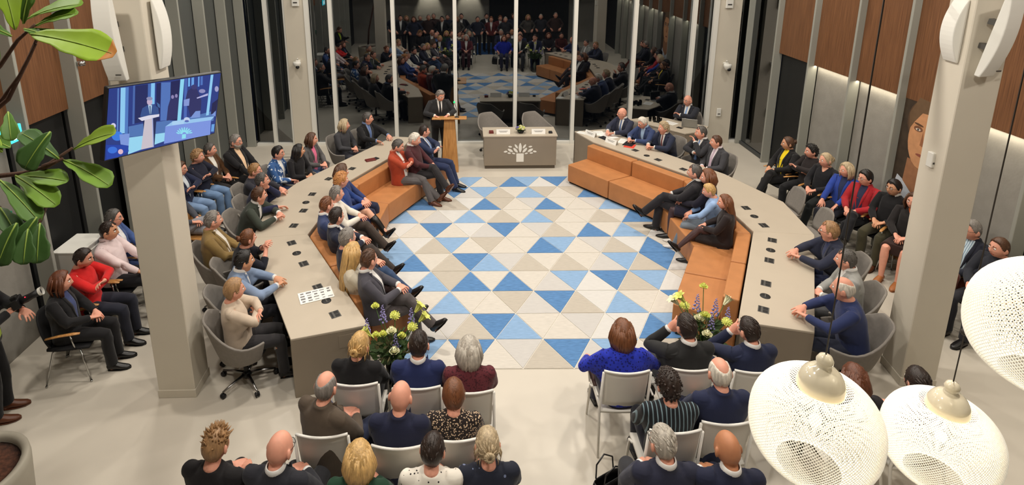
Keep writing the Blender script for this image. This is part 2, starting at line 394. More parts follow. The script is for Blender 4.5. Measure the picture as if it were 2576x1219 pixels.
# ------------------------------------------------------------------ leather benches
LEA = mat('cognac_leather', (182, 122, 74), .5, nscale=5, namt=.08, bump=.08, bscale=90, spec=.35, stretch=None)
PLI = mat('bench_plinth', (26, 24, 22), .6)
def offs(P, d):
    """offset polyline to its right by d with mitres"""
    out = []
    for i, p in enumerate(P):
        p = Vector(p); ns = []
        if i > 0: t = (p-Vector(P[i-1])).normalized(); ns.append(Vector((t.y, -t.x)))
        if i < len(P)-1: t = (Vector(P[i+1])-p).normalized(); ns.append(Vector((t.y, -t.x)))
        m = sum(ns, Vector((0, 0))); out.append(tuple(p + m*(d/max(m.dot(ns[0]), .3))))
    return out
def bench(P, labels, splits, sg):
    A, Bk, F, Pl = offs(P, .02*sg), offs(P, .21*sg), offs(P, .76*sg), offs(P, .70*sg)
    li = 0
    for i in range(len(P)-1):
        nsp = splits[i]
        for q in range(nsp):
            u, v = q/nsp, (q+1)/nsp
            g = .004
            Q = lambda S0, S1: [mixp(S0[i], S0[i+1], u+g*(u > 0)), mixp(S0[i], S0[i+1], v-g*(v < 1)), mixp(S1[i], S1[i+1], v-g*(v < 1)), mixp(S1[i], S1[i+1], u+g*(u > 0))]
            bq, sq, pq = Q(A, Bk), Q(Bk, F), Q(A, Pl)
            c = [sum(p[k_] for p in bq+sq)/8 for k_ in (0, 1)]
            t = empty('leather_bench', (*c, 0), 0, labels[li], 'bench', 'cognac leather bench modules'); li += 1
            loc = lambda ps: [(p[0]-c[0], p[1]-c[1]) for p in ps]
            bevelled(MB().prism(inset_ccw(loc(sq), .002), .06, .425).build('seat', LEA, t), .018, 3)
            bevelled(MB().prism(inset_ccw(loc(bq), .002), .06, .715).build('backrest', LEA, t), .022, 3)
            MB().prism(loc(pq), 0, .06).build('plinth', PLI, t)
def inset_ccw(ps, d):
    ar = sum(p[0]*q[1]-q[0]*p[1] for p, q in zip(ps, ps[1:]+ps[:1]))
    return inset(ps if ar > 0 else ps[::-1], d)
bench([(-1.36, 6.06), (-2.33, 7.68), (-2.12, 9.6), (-1.05, 11.7)],
      ['cognac leather bench module at the near left behind the flowers, under the grey-suited man', 'cognac leather bench module in the left row under the blonde woman and the jeans wearer', 'cognac leather bench module in the middle of the left row', 'cognac leather bench module at the far left, empty half beside the red jacket', 'cognac leather bench module at the far left end near the lectern'], [2, 1, 2], 1)
bench([(3.236, 6.06), (4.15, 7.68), (4.06, 9.7), (2.68, 11.60)],
      ['cognac leather bench module at the near right end behind the flowers, empty', 'cognac leather bench module at the near right, empty next to the girl', 'cognac leather bench module on the right under the four seated people', 'cognac leather bench module at the far right, empty beside the dark-suited man', 'cognac leather bench module at the far right end nearest the white logo desk'], [2, 1, 2], -1)

# ------------------------------------------------------------------ presidium desk with the tree emblem
PX, PY = 1.165, 11.98
pd = empty('presidium_desk', (PX, PY, 0), 0, 'taupe presiding desk with a white tree emblem on its front', 'desk')
bevelled(MB().box((0, .30, .755), (1.62, .62, .03)).build('top', TOPM, pd), .003, 1)
MB().box((0, .02, .41), (1.58, .04, .66)).build('front_panel', SIDEM, pd)
for s in (-1, 1): MB().box((s*.77, .31, .41), (.04, .55, .66)).build('side_panel', SIDEM, pd)
MB().box((0, .06, .04), (1.54, .05, .08)).build('plinth', mat('plinth_taupe', (96, 86, 74), .5), pd)
EMB = mat('emblem_white', (236, 232, 222), .5)
px_ = 1.6/870
def em(cx, cy): return ((cx-795)*px_, -.004, .74-(cy-668)*px_*1.02)
x0, _, z1 = em(750, 870); x1, _, z0 = em(838, 973)
MB().box(((x0+x1)/2, -.002, (z0+z1)/2), (x1-x0, .008, z1-z0)).build('emblem_trunk', EMB, pd)
LEAVES = [(795, 800, 118, 40, 90), (748, 783, 62, 26, 125), (845, 783, 62, 26, 55), (740, 830, 76, 32, 132), (850, 830, 76, 32, 48), (678, 832, 72, 32, 150), (915, 832, 72, 32, 30),
          (676, 787, 45, 20, 172), (915, 787, 45, 20, 8), (622, 847, 46, 23, 8), (968, 847, 46, 23, 172), (664, 865, 42, 18, 175), (928, 865, 42, 18, 5), (718, 870, 40, 18, 165), (868, 870, 40, 18, 15)]
for cx, cy, ln, wd, a in LEAVES:
    mb = MB(); a = math.radians(a); n_ = 14; pts = []
    for q in range(n_):
        t = 2*PI*q/n_; u = math.cos(t); v = math.sin(t)*(1-.25*abs(u)); u, v = u*ln/2, v*wd/2
        X, _, Z = em(cx+u*math.cos(a)-v*math.sin(a), cy-(u*math.sin(a)+v*math.cos(a))); pts.append((X, Z))
    mb.add([(x, -.006, z) for x, z in pts]+[(x, .001, z) for x, z in pts], [tuple(range(n_)), tuple(range(n_, 2*n_))[::-1]]+[(i, n_+i, n_+(i+1) % n_, (i+1) % n_) for i in range(n_)])
    mb.build('emblem_leaf', EMB, pd)
# ------------------------------------------------------------------ lectern with microphone
le = empty('lectern', (-.37, 11.95, 0), 0, 'tall tapering oak lectern with a slanted board and microphone', 'lectern')
mb = MB(); b0, t0, b1 = (.185, .15), (.115, .09), 1.17
vs = [(-b0[0], -b0[1], 0), (b0[0], -b0[1], 0), (b0[0], b0[1], 0), (-b0[0], b0[1], 0), (-t0[0], -t0[1], b1), (t0[0], -t0[1], b1), (t0[0], t0[1], b1), (-t0[0], t0[1], b1)]
mb.add(vs, [(3, 2, 1, 0), (4, 5, 6, 7), (0, 1, 5, 4), (1, 2, 6, 5), (2, 3, 7, 6), (3, 0, 4, 7)])
bevelled(mb.build('post', WOODL, le), .006, 1)
Mt = Matrix.Rotation(math.radians(-9), 4, 'X')
bevelled(MB().box((0, .03, 1.185), (.74, .42, .022), M=Mt).build('reading_board', WOODL, le), .004, 1)
BLK = mat('black_plastic', (22, 22, 23), .45); CHROME = mat('chrome', (190, 190, 188), .2, metal=1)
mic = MB().lathe([(.05, 0), (.05, .015), (.02, .025), (.001, .025)], 16, (.16, .02, 1.195)).tube([(.16, .02, 1.2), (.155, .06, 1.38), (.11, .10, 1.50)], .006, 8).build('microphone', BLK, le)
MB().ball((.105, .105, 1.515), .022).build('microphone_head', mat('green_lamp', (30, 200, 110), .4, emit=1.2), mic)

# ------------------------------------------------------------------ secretary desk (far right corner)
sd = empty('secretary_desk', (4.75, 12.75, 0), 0, 'small taupe desk in the far right corner with a laptop on it', 'desk')
pl_ = [(3.85-4.75, 13.18-12.75), (4.79-4.75, 12.10-12.75), (5.28-4.75, 12.28-12.75), (5.50-4.75, 12.6-12.75), (4.55-4.75, 13.42-12.75)]
bevelled(MB().prism(pl_, .722, .75).build('top', TOPM, sd), .004, 1)
for a, b in ((0, 1), (1, 2), (4, 0)):
    pa, pb = Vector(pl_[a]), Vector(pl_[b]); t = (pb-pa).normalized(); nn = Vector((-t.y, t.x))
    MB().prism([tuple(pa+t*.01+nn*.01), tuple(pb-t*.01+nn*.01), tuple(pb-t*.01+nn*.04), tuple(pa+t*.01+nn*.04)], .0, .722).build('panel', SIDEM, sd)
for x, y in ((.06, -.25), (-.3, .2)): MB().box((x, y, .752), (.13, .11, .005), rz=-.85).build('socket_panel', SOCKD, sd)
# ------------------------------------------------------------------ wall screen showing the speaker
HX = [np.array(v) for v in ((-2.99, 4.68, 3.71), (-2.49, 5.76, 3.60), (-2.63, 5.76, 2.94), (-3.13, 4.68, 3.05))]
cen = sum(HX)/4; ru = (HX[1]+HX[2]-HX[0]-HX[3]); TW = np.linalg.norm(ru)/2; ru = ru/np.linalg.norm(ru)
uu = (HX[0]+HX[1]-HX[2]-HX[3]); uu = uu-ru*uu.dot(ru); TH = np.linalg.norm(uu)/2; uu = uu/np.linalg.norm(uu); nn = np.cross(ru, uu)
tv = empty('wall_screen', tuple(cen), 0, 'wide flat screen on the left column showing the man at the lectern', 'screen')
tv.matrix_world = Matrix(((ru[0], uu[0], nn[0], cen[0]), (ru[1], uu[1], nn[1], cen[1]), (ru[2], uu[2], nn[2], cen[2]), (0, 0, 0, 1)))
MB().box((0, 0, -.028), (TW, TH, .05), bev=.006).build('housing', BLK, tv)
arm = MB().box((0, 0, -.08), (.3, .3, .05)).tube([(0, 0, -.06), (-.02, -.05, -.22), (.10, -.05, -.42)], .03, 8).build('wall_bracket', BLK, tv)
src = np.array([(100, 265), (1570, 40), (1480, 870), (45, 1195)], float); dst = np.array([(-1, 1), (1, 1), (1, -1), (-1, -1)], float)
A_ = []
for (x, y), (u, v) in zip(src, dst):
    A_ += [[x, y, 1, 0, 0, 0, -u*x, -u*y, -u], [0, 0, 0, x, y, 1, -v*x, -v*y, -v]]
Hm = np.linalg.svd(np.array(A_))[2][-1].reshape(3, 3)
def scr(p):
    q = Hm @ np.array((p[0], p[1], 1)); return (q[0]/q[2]*(TW/2-.012), q[1]/q[2]*(TH/2-.012))
SCM = {}
def scm(c):
    if c not in SCM: SCM[c] = mat('screen_%02x%02x%02x' % c, c, .3, emit=.85, spec=.2); SCM[c].node_tree.nodes['Principled BSDF'].inputs['Base Color'].default_value = (.01, .01, .01, 1)
    return SCM[c]
SCRM = []; smb = MB(); zc = [0]
def sp(c, *pts, raw=False):
    m = scm(c)
    if m not in SCRM: SCRM.append(m)
    smb.cur = SCRM.index(m); zc[0] += .00004
    P = [p if raw else scr(p) for p in pts]
    if sum(a[0]*b[1]-b[0]*a[1] for a, b in zip(P, P[1:]+P[:1])) < 0: P = P[::-1]
    smb.add([(x, y, zc[0]-.001) for x, y in P], [tuple(range(len(P)))])
def se(c, cx, cy, rx, ry, n=14, a=0):
    sp(c, *[(cx+rx*math.cos(2*PI*k/n)*math.cos(a)-ry*math.sin(2*PI*k/n)*math.sin(a), cy+rx*math.cos(2*PI*k/n)*math.sin(a)+ry*math.sin(2*PI*k/n)*math.cos(a)) for k in range(n)])
sp((40, 62, 140), (100, 265), (1570, 40), (1480, 870), (45, 1195))
sp((30, 42, 100), (430, 225), (600, 200), (590, 690), (420, 720)); sp((26, 36, 92), (700, 190), (760, 180), (740, 690), (690, 690)); sp((26, 34, 90), (890, 165), (1010, 140), (980, 690), (850, 680))
sp((84, 124, 190), (340, 760), (520, 725), (830, 690), (980, 690), (1480, 560), (1470, 700), (815, 850), (345, 900))
sp((160, 226, 255), (350, 905), (820, 850), (800, 965), (335, 1125))
for x0, x1, y0, y1, c in ((245, 305, 252, 850, (150, 214, 255)), (305, 345, 245, 860, (84, 130, 205)), (205, 225, 262, 820, (90, 130, 200)), (400, 425, 225, 730, (76, 110, 180)), (630, 680, 190, 470, (140, 208, 255)), (590, 630, 198, 470, (70, 110, 185)), (760, 885, 178, 690, (84, 122, 196)), (1070, 1110, 122, 690, (74, 108, 190)), (1120, 1145, 115, 230, (120, 190, 255)), (1165, 1200, 108, 220, (110, 170, 240)), (1255, 1275, 95, 230, (110, 170, 240)), (1290, 1320, 90, 210, (80, 120, 200))):
    sp(c, (x0, y0), (x1, y0-6), (x1-(y1-y0)*.02, y1-4), (x0-(y1-y0)*.02, y1))
for pts in (((1085, 400), (1110, 290), (1160, 250), (1240, 260), (1300, 420), (1290, 600), (1150, 640)), ((850, 500), (890, 370), (960, 330), (1000, 400), (985, 660), (830, 690))): sp((44, 48, 104), *pts)
se((150, 140, 190), 910, 370, 20, 26); se((150, 140, 190), 960, 355, 18, 26); se((60, 60, 120), 1200, 235, 40, 34); se((150, 150, 200), 1310, 290, 45, 28); sp((190, 190, 235), (1235, 380), (1390, 320), (1390, 350), (1240, 395)); sp((140, 160, 225), (1060, 410), (1140, 390), (1130, 490), (1060, 495))
sp((150, 226, 255), (1015, 133), (1067, 126), (1020, 692), (972, 695)); sp((150, 214, 255), (1430, 65), (1467, 60), (1402, 620), (1363, 628)); se((170, 170, 215), 1512, 260, 28, 40); sp((28, 30, 80), (1450, 460), (1530, 400), (1500, 600), (1430, 610))
sp((30, 44, 92), (525, 690), (700, 640), (672, 1015), (640, 1030), (530, 800))
sp((52, 84, 148), (488, 625), (515, 520), (585, 478), (660, 470), (722, 515), (738, 640), (540, 660)); sp((196, 228, 250), (590, 478), (640, 478), (628, 600), (612, 600)); sp((60, 90, 140), (606, 490), (622, 490), (626, 600), (614, 600))
se((206, 186, 214), 610, 435, 36, 46); se((150, 152, 190), 608, 392, 40, 24); sp((70, 110, 170), (700, 440), (740, 470), (745, 520), (715, 500))
sp((214, 204, 214), (548, 655), (652, 650), (662, 1035), (500, 1068)); sp((232, 230, 246), (460, 650), (600, 615), (735, 600), (732, 632), (510, 688)); sp((176, 186, 235), (640, 650), (652, 650), (664, 1035), (650, 1040))
sp((130, 156, 236), (815, 768), (1432, 692), (1420, 892), (795, 1000)); sp((160, 208, 252), (815, 768), (905, 705), (1480, 640), (1432, 692)); sp((128, 158, 226), (1145, 660), (1220, 565), (1285, 560), (1280, 650)); sp((128, 158, 226), (1440, 620), (1500, 560), (1495, 640)); sp((180, 220, 255), (905, 700), (1060, 680), (1060, 735), (905, 752)); se((205, 220, 250), 1100, 680, 42, 34); se((90, 110, 190), 1100, 700, 30, 16)
sp((150, 236, 255), (1036, 880), (1088, 874), (1086, 932), (1032, 940))
for k_ in range(9): a = PI*(k_+.5)/9; se((150, 236, 255), 1066+math.cos(a)*88, 872-math.sin(a)*68, 26, 9, 8, -a*.9); se((150, 236, 255), 1066+math.cos(a)*46, 872-math.sin(a)*42, 22, 8, 8, -a)
sp((34, 70, 176), (62, 990), (330, 1000), (342, 1085), (200, 1160), (62, 1180)); se((60, 130, 236), 200, 880, 70, 62); se((60, 120, 230), 140, 1060, 60, 44); se((225, 222, 250), 150, 745, 32, 36); se((236, 196, 214), 240, 1085, 32, 34); sp((132, 160, 232), (225, 860), (352, 850), (340, 1010), (240, 990))
sp((110, 170, 236), (1440, 750), (1482, 745), (1470, 850), (1430, 850))
pic = smb.build('picture', SCRM, tv)

# ------------------------------------------------------------------ column loudspeakers with curved fronts
def loudspeaker(label, loc, rz, tilt=0, L_=.78, D0=.055, D1=.11):
    t = empty('column_loudspeaker', loc, rz, label, 'loudspeaker'); t.rotation_euler = (tilt, 0, rz)
    n_ = 14; W_ = .17 if D0 > .05 else .2; pr = []
    for k_ in range(n_+1):
        z = -L_/2+L_*k_/n_; pr.append((-(D0+(D1-D0)*(1-(2*z/L_)**2)), z))
    poly = [(.0, L_/2), (.0, -L_/2)]+pr
    vs = [(-W_/2, y, z) for y, z in poly]+[(W_/2, y, z) for y, z in poly]; m_ = len(poly)
    mb = MB().add(vs, [tuple(range(m_)), tuple(range(m_, 2*m_))[::-1]]+[(i, m_+i, m_+(i+1) % m_, (i+1) % m_) for i in range(m_)])
    bevelled(mb.build('cabinet', WHITEP, t), .01, 2)
    MB().box((.05, -.083*(D0 > .05)-D0*.5*(D0 < .05)-.02, -L_*.4), (.05, .01, .012)).build('badge', SOCK, t)
    [MB().box((0, .05, q), (.06, .10, .05)).build('wall_bracket', SOCK, t) for q in (.12, -.12)]
loudspeaker('white curved loudspeaker on the outer face of the left column, above the screen', (-3.26, 5.28, 4.02), .0, math.radians(6))
loudspeaker('white curved loudspeaker bulging from the aisle side of the left column', (-3.0, 5.62, 4.02), PI/2+.03, 0, .68, .02, .075)
loudspeaker('white curved loudspeaker on the outer side of the right column, tilted down', (4.97, 5.40, 3.96), .2, math.radians(10))
loudspeaker('white curved loudspeaker bulging from the aisle side of the right column', (4.853, 5.70, 3.97), -PI/2-.124, 0, .62, .02, .10)
# ------------------------------------------------------------------ dome cameras, boxes, exit sign
def dome_camera(label, loc):
    t = empty('dome_camera', loc, 0, label, 'camera')
    MB().box((0, .06, .03), (.10, .10, .05), bev=.01).tube([(0, .05, .05), (0, .05, .10), (0, .0, .10)], .012, 8).build('wall_mount', WHITEP, t)
    MB().lathe([(.001, .035), (.08, .035), (.092, .02), (.092, -.02), (.07, -.06), (.05, -.10), (.001, -.12)], 20, (0, -.04, 0)).build('camera_body', WHITEP, t)
    MB().ball((.02, -.085, -.085), .045, 12, 8).build('lens', BLK, t)
dome_camera('white pan-tilt camera on the far left post', (-4.0, 13.46, 2.12)); dome_camera('white pan-tilt camera on the far right post', (6.17, 13.46, 1.98))
def wall_box(label, loc, d, cat='box'):
    t = MB().box((0, 0, 0), d, bev=.006).build('wall_box', WHITEP); t.location = loc; tag(t, label, cat)
    MB().box((0, -d[1]/2-.002, -d[2]*.18), (d[0]*.6, .004, d[2]*.12)).build('slot', SOCK, t)
wall_box('small white switch panel on the far right post', (6.12, 13.53, .80), (.10, .04, .2), 'switch')
wall_box('white sensor box high on the far left post', (-3.96, 13.53, 3.58), (.16, .05, .26), 'sensor'); wall_box('white sensor box high on the far right post', (6.12, 13.53, 3.45), (.16, .05, .26), 'sensor')
wall_box('white socket box on the aisle face of the right column', (4.845, 5.70, 2.62), (.05, .08, .16), 'socket')
lf = MB().lathe([(.001, .03), (.05, .03), (.05, -.03), (.001, -.03)], 14).build('wall_spotlight', CHROME); lf.location = (-5.16, 7.6, 3.33); tag(lf, 'small round metal spotlight on the left wall fin', 'spotlight')
ex = empty('exit_sign', (-5.17, 6.22, 2.78), PI/2, 'lit cyan exit sign on the left wall at the picture edge', 'sign')
MB().box((0, .13, .0), (.03, .24, .03)).build('wall_bracket', SOCK, ex); MB().box((0, 0, 0), (.34, .03, .19), bev=.004).build('light_panel', mat('exit_cyan', (60, 190, 205), .4, emit=1.6), ex)
mb = MB()
EW = mat('exit_white', (235, 250, 250), .4, emit=1.5)
mb.box((.06, -.017, -.005), (.07, .004, .12)).tube([(-.06, -.017, .05), (-.06, -.017, .0), (-.09, -.017, -.05)], .009, 6).tube([(-.06, -.017, 0), (-.03, -.017, -.05)], .009, 6).tube([(-.10, -.017, .02), (-.05, -.017, .03), (-.02, -.017, .0)], .008, 6).ball((-.055, -.017, .068), .014, 8, 6)
mb.build('running_figure', EW, ex)
eg = empty('emergency_call_point', (-5.475, 6.30, 1.72), PI/2, 'small green emergency box low on the left wall', 'alarm'); MB().box((0, 0, 0), (.14, .05, .14), bev=.006).build('case', mat('emergency_green', (20, 130, 100), .4), eg); MB().box((.02, -.027, 0), (.04, .004, .05)).build('button', WHITEP, eg)
cb = empty('white_cabinet', (-5.18, 6.98, 0), 0, 'low white cabinet by the left wall behind the red sweater', 'cabinet')
bevelled(MB().box((0, 0, .5), (.36, .5, 1.0)).build('body', WHITEP, cb), .006, 1); bevelled(MB().box((0, 0, 1.01), (.38, .52, .025)).build('top', WHITEP, cb), .004, 1); MB().box((.185, 0, .5), (.016, .46, .9), bev=.004).build('door', WHITEP, cb); MB().box((.2, .16, .85), (.012, .09, .016)).build('handle', SOCK, cb)
fbx = MB().box((0, 0, .003), (.30, .22, .006), bev=.002).build('floor_box', SOCK); fbx.location = (-4.25, 12.9, 0); tag(fbx, 'square floor socket lid on the floor at the far left', 'floor box'); MB().box((0, 0, .0065), (.26, .18, .003)).build('lid', FLOOR, fbx)
# ------------------------------------------------------------------ portrait panel at the right wall (a plain generic painted head)
pt = empty('portrait_panel', (6.72, 8.10, 0), 0, 'tall painted portrait panel leaning on the right wall behind the column', 'painting')
MB().box((.0, 0, .44), (.08, 1.0, .88), bev=.006).build('oak_ledge', WOODL, pt); MB().box((.01, 0, 1.75), (.03, .98, 1.74)).build('canvas', mat('portrait_ground', (62, 50, 38), .7, nscale=5, namt=.3), pt)
def paint(name, c, pts, dx):
    P = [(-.0055-dx, y, z) for y, z in pts]; n_ = len(P)
    MB().add(P+[(x+.002, y, z) for x, y, z in P], [tuple(range(n_)), tuple(range(n_, 2*n_))[::-1]]+[(i, n_+i, n_+(i+1) % n_, (i+1) % n_) for i in range(n_)]).build(name, mat('paint_'+name, c, .7, nscale=9, namt=.10), pt)
def el(cy, cz, ry, rz_, n_=24, a=0): return [(cy+ry*math.cos(2*PI*k/n_)*math.cos(a)-rz_*math.sin(2*PI*k/n_)*math.sin(a), cz+ry*math.cos(2*PI*k/n_)*math.sin(a)+rz_*math.sin(2*PI*k/n_)*math.cos(a)) for k in range(n_)]
paint('shirt', (190, 196, 204), [(.47, .92), (.38, 1.30), (.1, 1.2), (-.3, 1.3), (-.47, .92)], .001)
paint('neck', (150, 104, 72), [(.26, 1.25), (.24, 1.62), (-.24, 1.62), (-.26, 1.25), (0, 1.08)], .002)
paint('hair', (84, 62, 44), el(0.02, 2.22, .345, .36), .003)
paint('face', (196, 142, 100), el(0, 1.98, .295, .45), .004)
paint('fringe', (104, 80, 56), [(.30, 2.06), (.345, 2.3), (.2, 2.57), (-.2, 2.54), (-.33, 2.2), (-.2, 2.38), (.10, 2.36), (.22, 2.2)], .005)
for s in (1, -1):
    paint('eye_shadow', (120, 80, 56), el(s*.13, 2.11, .085, .042), .005); paint('eye', (214, 198, 180), el(s*.13, 2.10, .048, .018), .006); paint('iris', (60, 60, 66), el(s*.13, 2.10, .017, .017, 10), .007); paint('eyebrow', (92, 64, 44), el(s*.13, 2.175, .09, .016, 14, s*.10), .006)
paint('nose_shade', (150, 98, 66), [(.03, 2.10), (.055, 1.88), (-.05, 1.86), (-.01, 1.92)], .005); paint('mouth', (140, 78, 62), el(0, 1.73, .10, .022), .005)
# ------------------------------------------------------------------ woven ball pendants
CREAM = mat('cream_ceramic', (214, 204, 180), .12, coat=.6)
STR = mat('lit_strand', (244, 240, 228), .6, emit=.31, emitc=(255, 243, 220)); CORD = mat('cord_dark', (40, 33, 26), .6)
BULB = mat('lit_bulb', (255, 240, 214), .5, emit=1.6)
def pendant(label, c, R):
    t = empty('pendant_lamp', c, 0, label, 'lamp', None)
    Hh = R*.93; zt, zb = Hh*.90, -Hh*.88
    def rad(z):
        q = abs(z/Hh); return R*(1-min(q, .999)**2.35)**.5
    def strands(turn, n_):
        mb = MB(); K = 22; w2 = R*.0082; vs = []; fs = []
        for s in range(n_):
            a0 = 2*PI*s/n_; base = len(vs)
            for k_ in range(K+1):
                u = k_/K; th = math.asin(.90)-(math.asin(.90)+math.asin(.88))*u; z = Hh*math.sin(th); r = rad(z); a = a0+turn*u
                er = Vector((math.cos(a), math.sin(a), 0)); et = Vector((-math.sin(a), math.cos(a), 0)); p = er*r+Vector((0, 0, z))
                vs += [p-et*w2, p+er*.0022, p+et*w2, p-er*.0022]
            for k_ in range(K):
                for q in range(4): fs.append((base+k_*4+q, base+k_*4+(q+1) % 4, base+k_*4+4+(q+1) % 4, base+k_*4+4+q))
        mb.add(vs, fs, True); o = mb.build('woven_shade', STR, t); o['kind'] = 'stuff'; return o
    strands(1.9, 116); strands(-1.9, 116)
    MB().tube([(rad(zb)*math.cos(a), rad(zb)*math.sin(a), zb) for a in [2*PI*k_/40 for k_ in range(41)]], R*.016, 6).build('bottom_ring', STR, t)
    k_ = R/.355
    MB().lathe([(.128*k_, zt-.035*k_), (.130*k_, zt-.02*k_), (.122*k_, zt+.03*k_), (.10*k_, zt+.07*k_), (.07*k_, zt+.10*k_), (.042*k_, zt+.112*k_), (.036*k_, zt+.12*k_), (.045*k_, zt+.14*k_), (.046*k_, zt+.16*k_), (.034*k_, zt+.185*k_), (.012*k_, zt+.197*k_), (.001, zt+.198*k_)], 32).build('cap', CREAM, t)
    MB().ball((0, 0, .02), .036*k_, 16, 10).build('bulb', BULB, t)
    MB().tube([(0, 0, zt+.19*k_), (0.002, 0, zt+.5), (0, .004, CEIL-c[2])], .0024, 6).build('cable', CORD, t)
    l = bpy.data.lights.new('pendant_light', 'POINT'); l.energy = 2.2; l.color = (1, .88, .68); l.shadow_soft_size = .07
    o = bpy.data.objects.new('pendant_light', l); o.location = c; C.objects.link(o)
    return t
p1 = pendant('lit woven ball lamp hanging lowest, second from the right, over the front rows', (1.221, 1.707, 3.195), .208)
p2 = pendant('lit woven ball lamp hanging lower right corner between the other two lamps', (1.856, 1.890, 2.94), .196)
p3 = pendant('lit woven ball lamp cut by the right picture edge, the largest in view', (1.623, 1.397, 3.813), .198)
MB().ball((.0, 0, .49), .014, 8, 6).build('cable_clip', CORD, p2)

# ------------------------------------------------------------------ fiddle-leaf fig in a round planter
LEAVES = [((-2.367, 3.025, 4.434), (-2.392, 3.034, 4.681)), ((-2.373, 3.082, 4.458), (-2.285, 3.082, 4.667)), ((-2.401, 3.14, 4.482), (-2.064, 3.112, 4.573)), ((-2.31, 3.081, 4.453), (-2.052, 3.049, 4.527)), ((-2.224, 2.923, 4.438), (-1.77, 2.852, 4.348)), ((-2.037, 2.723, 3.83), (-2.192, 2.707, 3.978)), ((-2.007, 2.783, 3.862), (-1.769, 2.756, 3.959)), ((-2.049, 2.708, 3.977), (-2.143, 2.616, 3.817)), ((-2.056, 2.77, 3.812), (-1.787, 2.693, 3.704)), ((-2.299, 2.749, 3.731), (-2.006, 2.698, 3.729)), ((-2.26, 2.703, 3.754), (-2.019, 2.623, 3.631)), ((-2.295, 2.651, 3.751), (-2.068, 2.558, 3.579)), ((-2.043, 2.515, 3.615), (-2.122, 2.427, 3.468)), ((-2.065, 2.554, 3.564), (-2.044, 2.463, 3.401)), ((-2.102, 2.463, 3.612), (-2.155, 2.37, 3.445)), ((-2.372, 2.874, 4.032), (-2.318, 2.791, 3.904)), ((-2.349, 2.968, 4.411), (-2.451, 2.932, 4.479)), ((-2.363, 3.077, 4.437), (-2.179, 3.015, 4.392)), ((-2.062, 2.474, 3.575), (-2.047, 2.389, 3.439)), ((-2.492, 3.036, 4.273), (-2.575, 3.032, 4.466)), ((-2.296, 2.618, 3.619), (-2.18, 2.542, 3.519))]
BRANCHES = [[(-2.832, 3.236, 4.048), (-2.612, 3.175, 4.212), (-2.434, 3.111, 4.367), (-2.303, 3.081, 4.453)], [(-2.833, 3.192, 3.87), (-2.654, 3.173, 3.998), (-2.463, 3.113, 4.168), (-2.3, 3.057, 4.354)], [(-2.746, 3.15, 3.906), (-2.569, 3.13, 4.028), (-2.407, 3.14, 4.274), (-2.297, 3.089, 4.402)], [(-2.709, 2.965, 3.574), (-2.496, 2.887, 3.671), (-2.292, 2.798, 3.722), (-2.153, 2.759, 3.769), (-2.007, 2.783, 3.862)], [(-2.153, 2.759, 3.769), (-2.056, 2.77, 3.812)], [(-2.418, 2.607, 3.366), (-2.142, 2.54, 3.509), (-2.079, 2.575, 3.564), (-2.083, 2.651, 3.623)], [(-2.5, 2.736, 3.474), (-2.337, 2.664, 3.597)]]
SOIL = mat('bark_soil', (74, 44, 30), .95, nscale=30, namt=.5, bump=.6, bscale=60); POT = mat('pale_concrete', (158, 152, 138), .7, nscale=4, namt=.05)
pl = empty('planter', (-4.05, 3.80, 0), 0, 'large round pale concrete planter filled with brown bark', 'planter')
MB().lathe([(.30, 0), (.36, .05), (.405, .68), (.40, .74), (.385, .75), (.345, .74), (.335, .70), (.33, .64)], 40).build('pot', POT, pl)
MB().lathe([(.001, .715), (.2, .71), (.335, .69)], 24).build('bark', SOIL, pl)
tr = empty('fiddle_leaf_fig', (-4.05, 3.80, .70), 0, 'tall fig tree with big lobed green leaves at the left edge', 'tree')
BARK = mat('branch_bark', (70, 46, 32), .85, nscale=20, namt=.3, bump=.4, bscale=50)
o3 = np.array((-4.05, 3.80, .70))
trunk = [np.array(p) for p in ((-4.05, 3.8, .66), (-3.98, 3.78, 1.4), (-3.75, 3.7, 2.4), (-3.42, 3.56, 3.2), (-3.1, 3.45, 3.75), (-2.9, 3.35, 4.2))]
MB().tube([tuple(p-o3) for p in trunk], [.035, .033, .030, .026, .022, .016], 10).build('trunk', BARK, tr)
for b in BRANCHES:
    P = [np.array(p) for p in b]; k_ = len(P)
    if P[0][0] < -2.5: P = [trunk[3] if P[0][2] < 3.95 else trunk[4]]+P; k_ += 1
    MB().tube([tuple(p-o3) for p in P], [.017-.010*i/(k_-1) for i in range(k_)], 8).build('branch', BARK, tr)
def leafmat(i, a, b): 
    m = mat('fig_leaf_%d' % i, a, .55, nscale=3.5, namt=.18, bump=.12, bscale=16, spec=.3); return m
LM = [leafmat(0, (112, 138, 30), 0), leafmat(1, (74, 108, 40), 0), leafmat(2, (92, 124, 34), 0), leafmat(3, (56, 86, 38), 0)]
BROWN = mat('leaf_tip_brown', (150, 96, 30), .6)
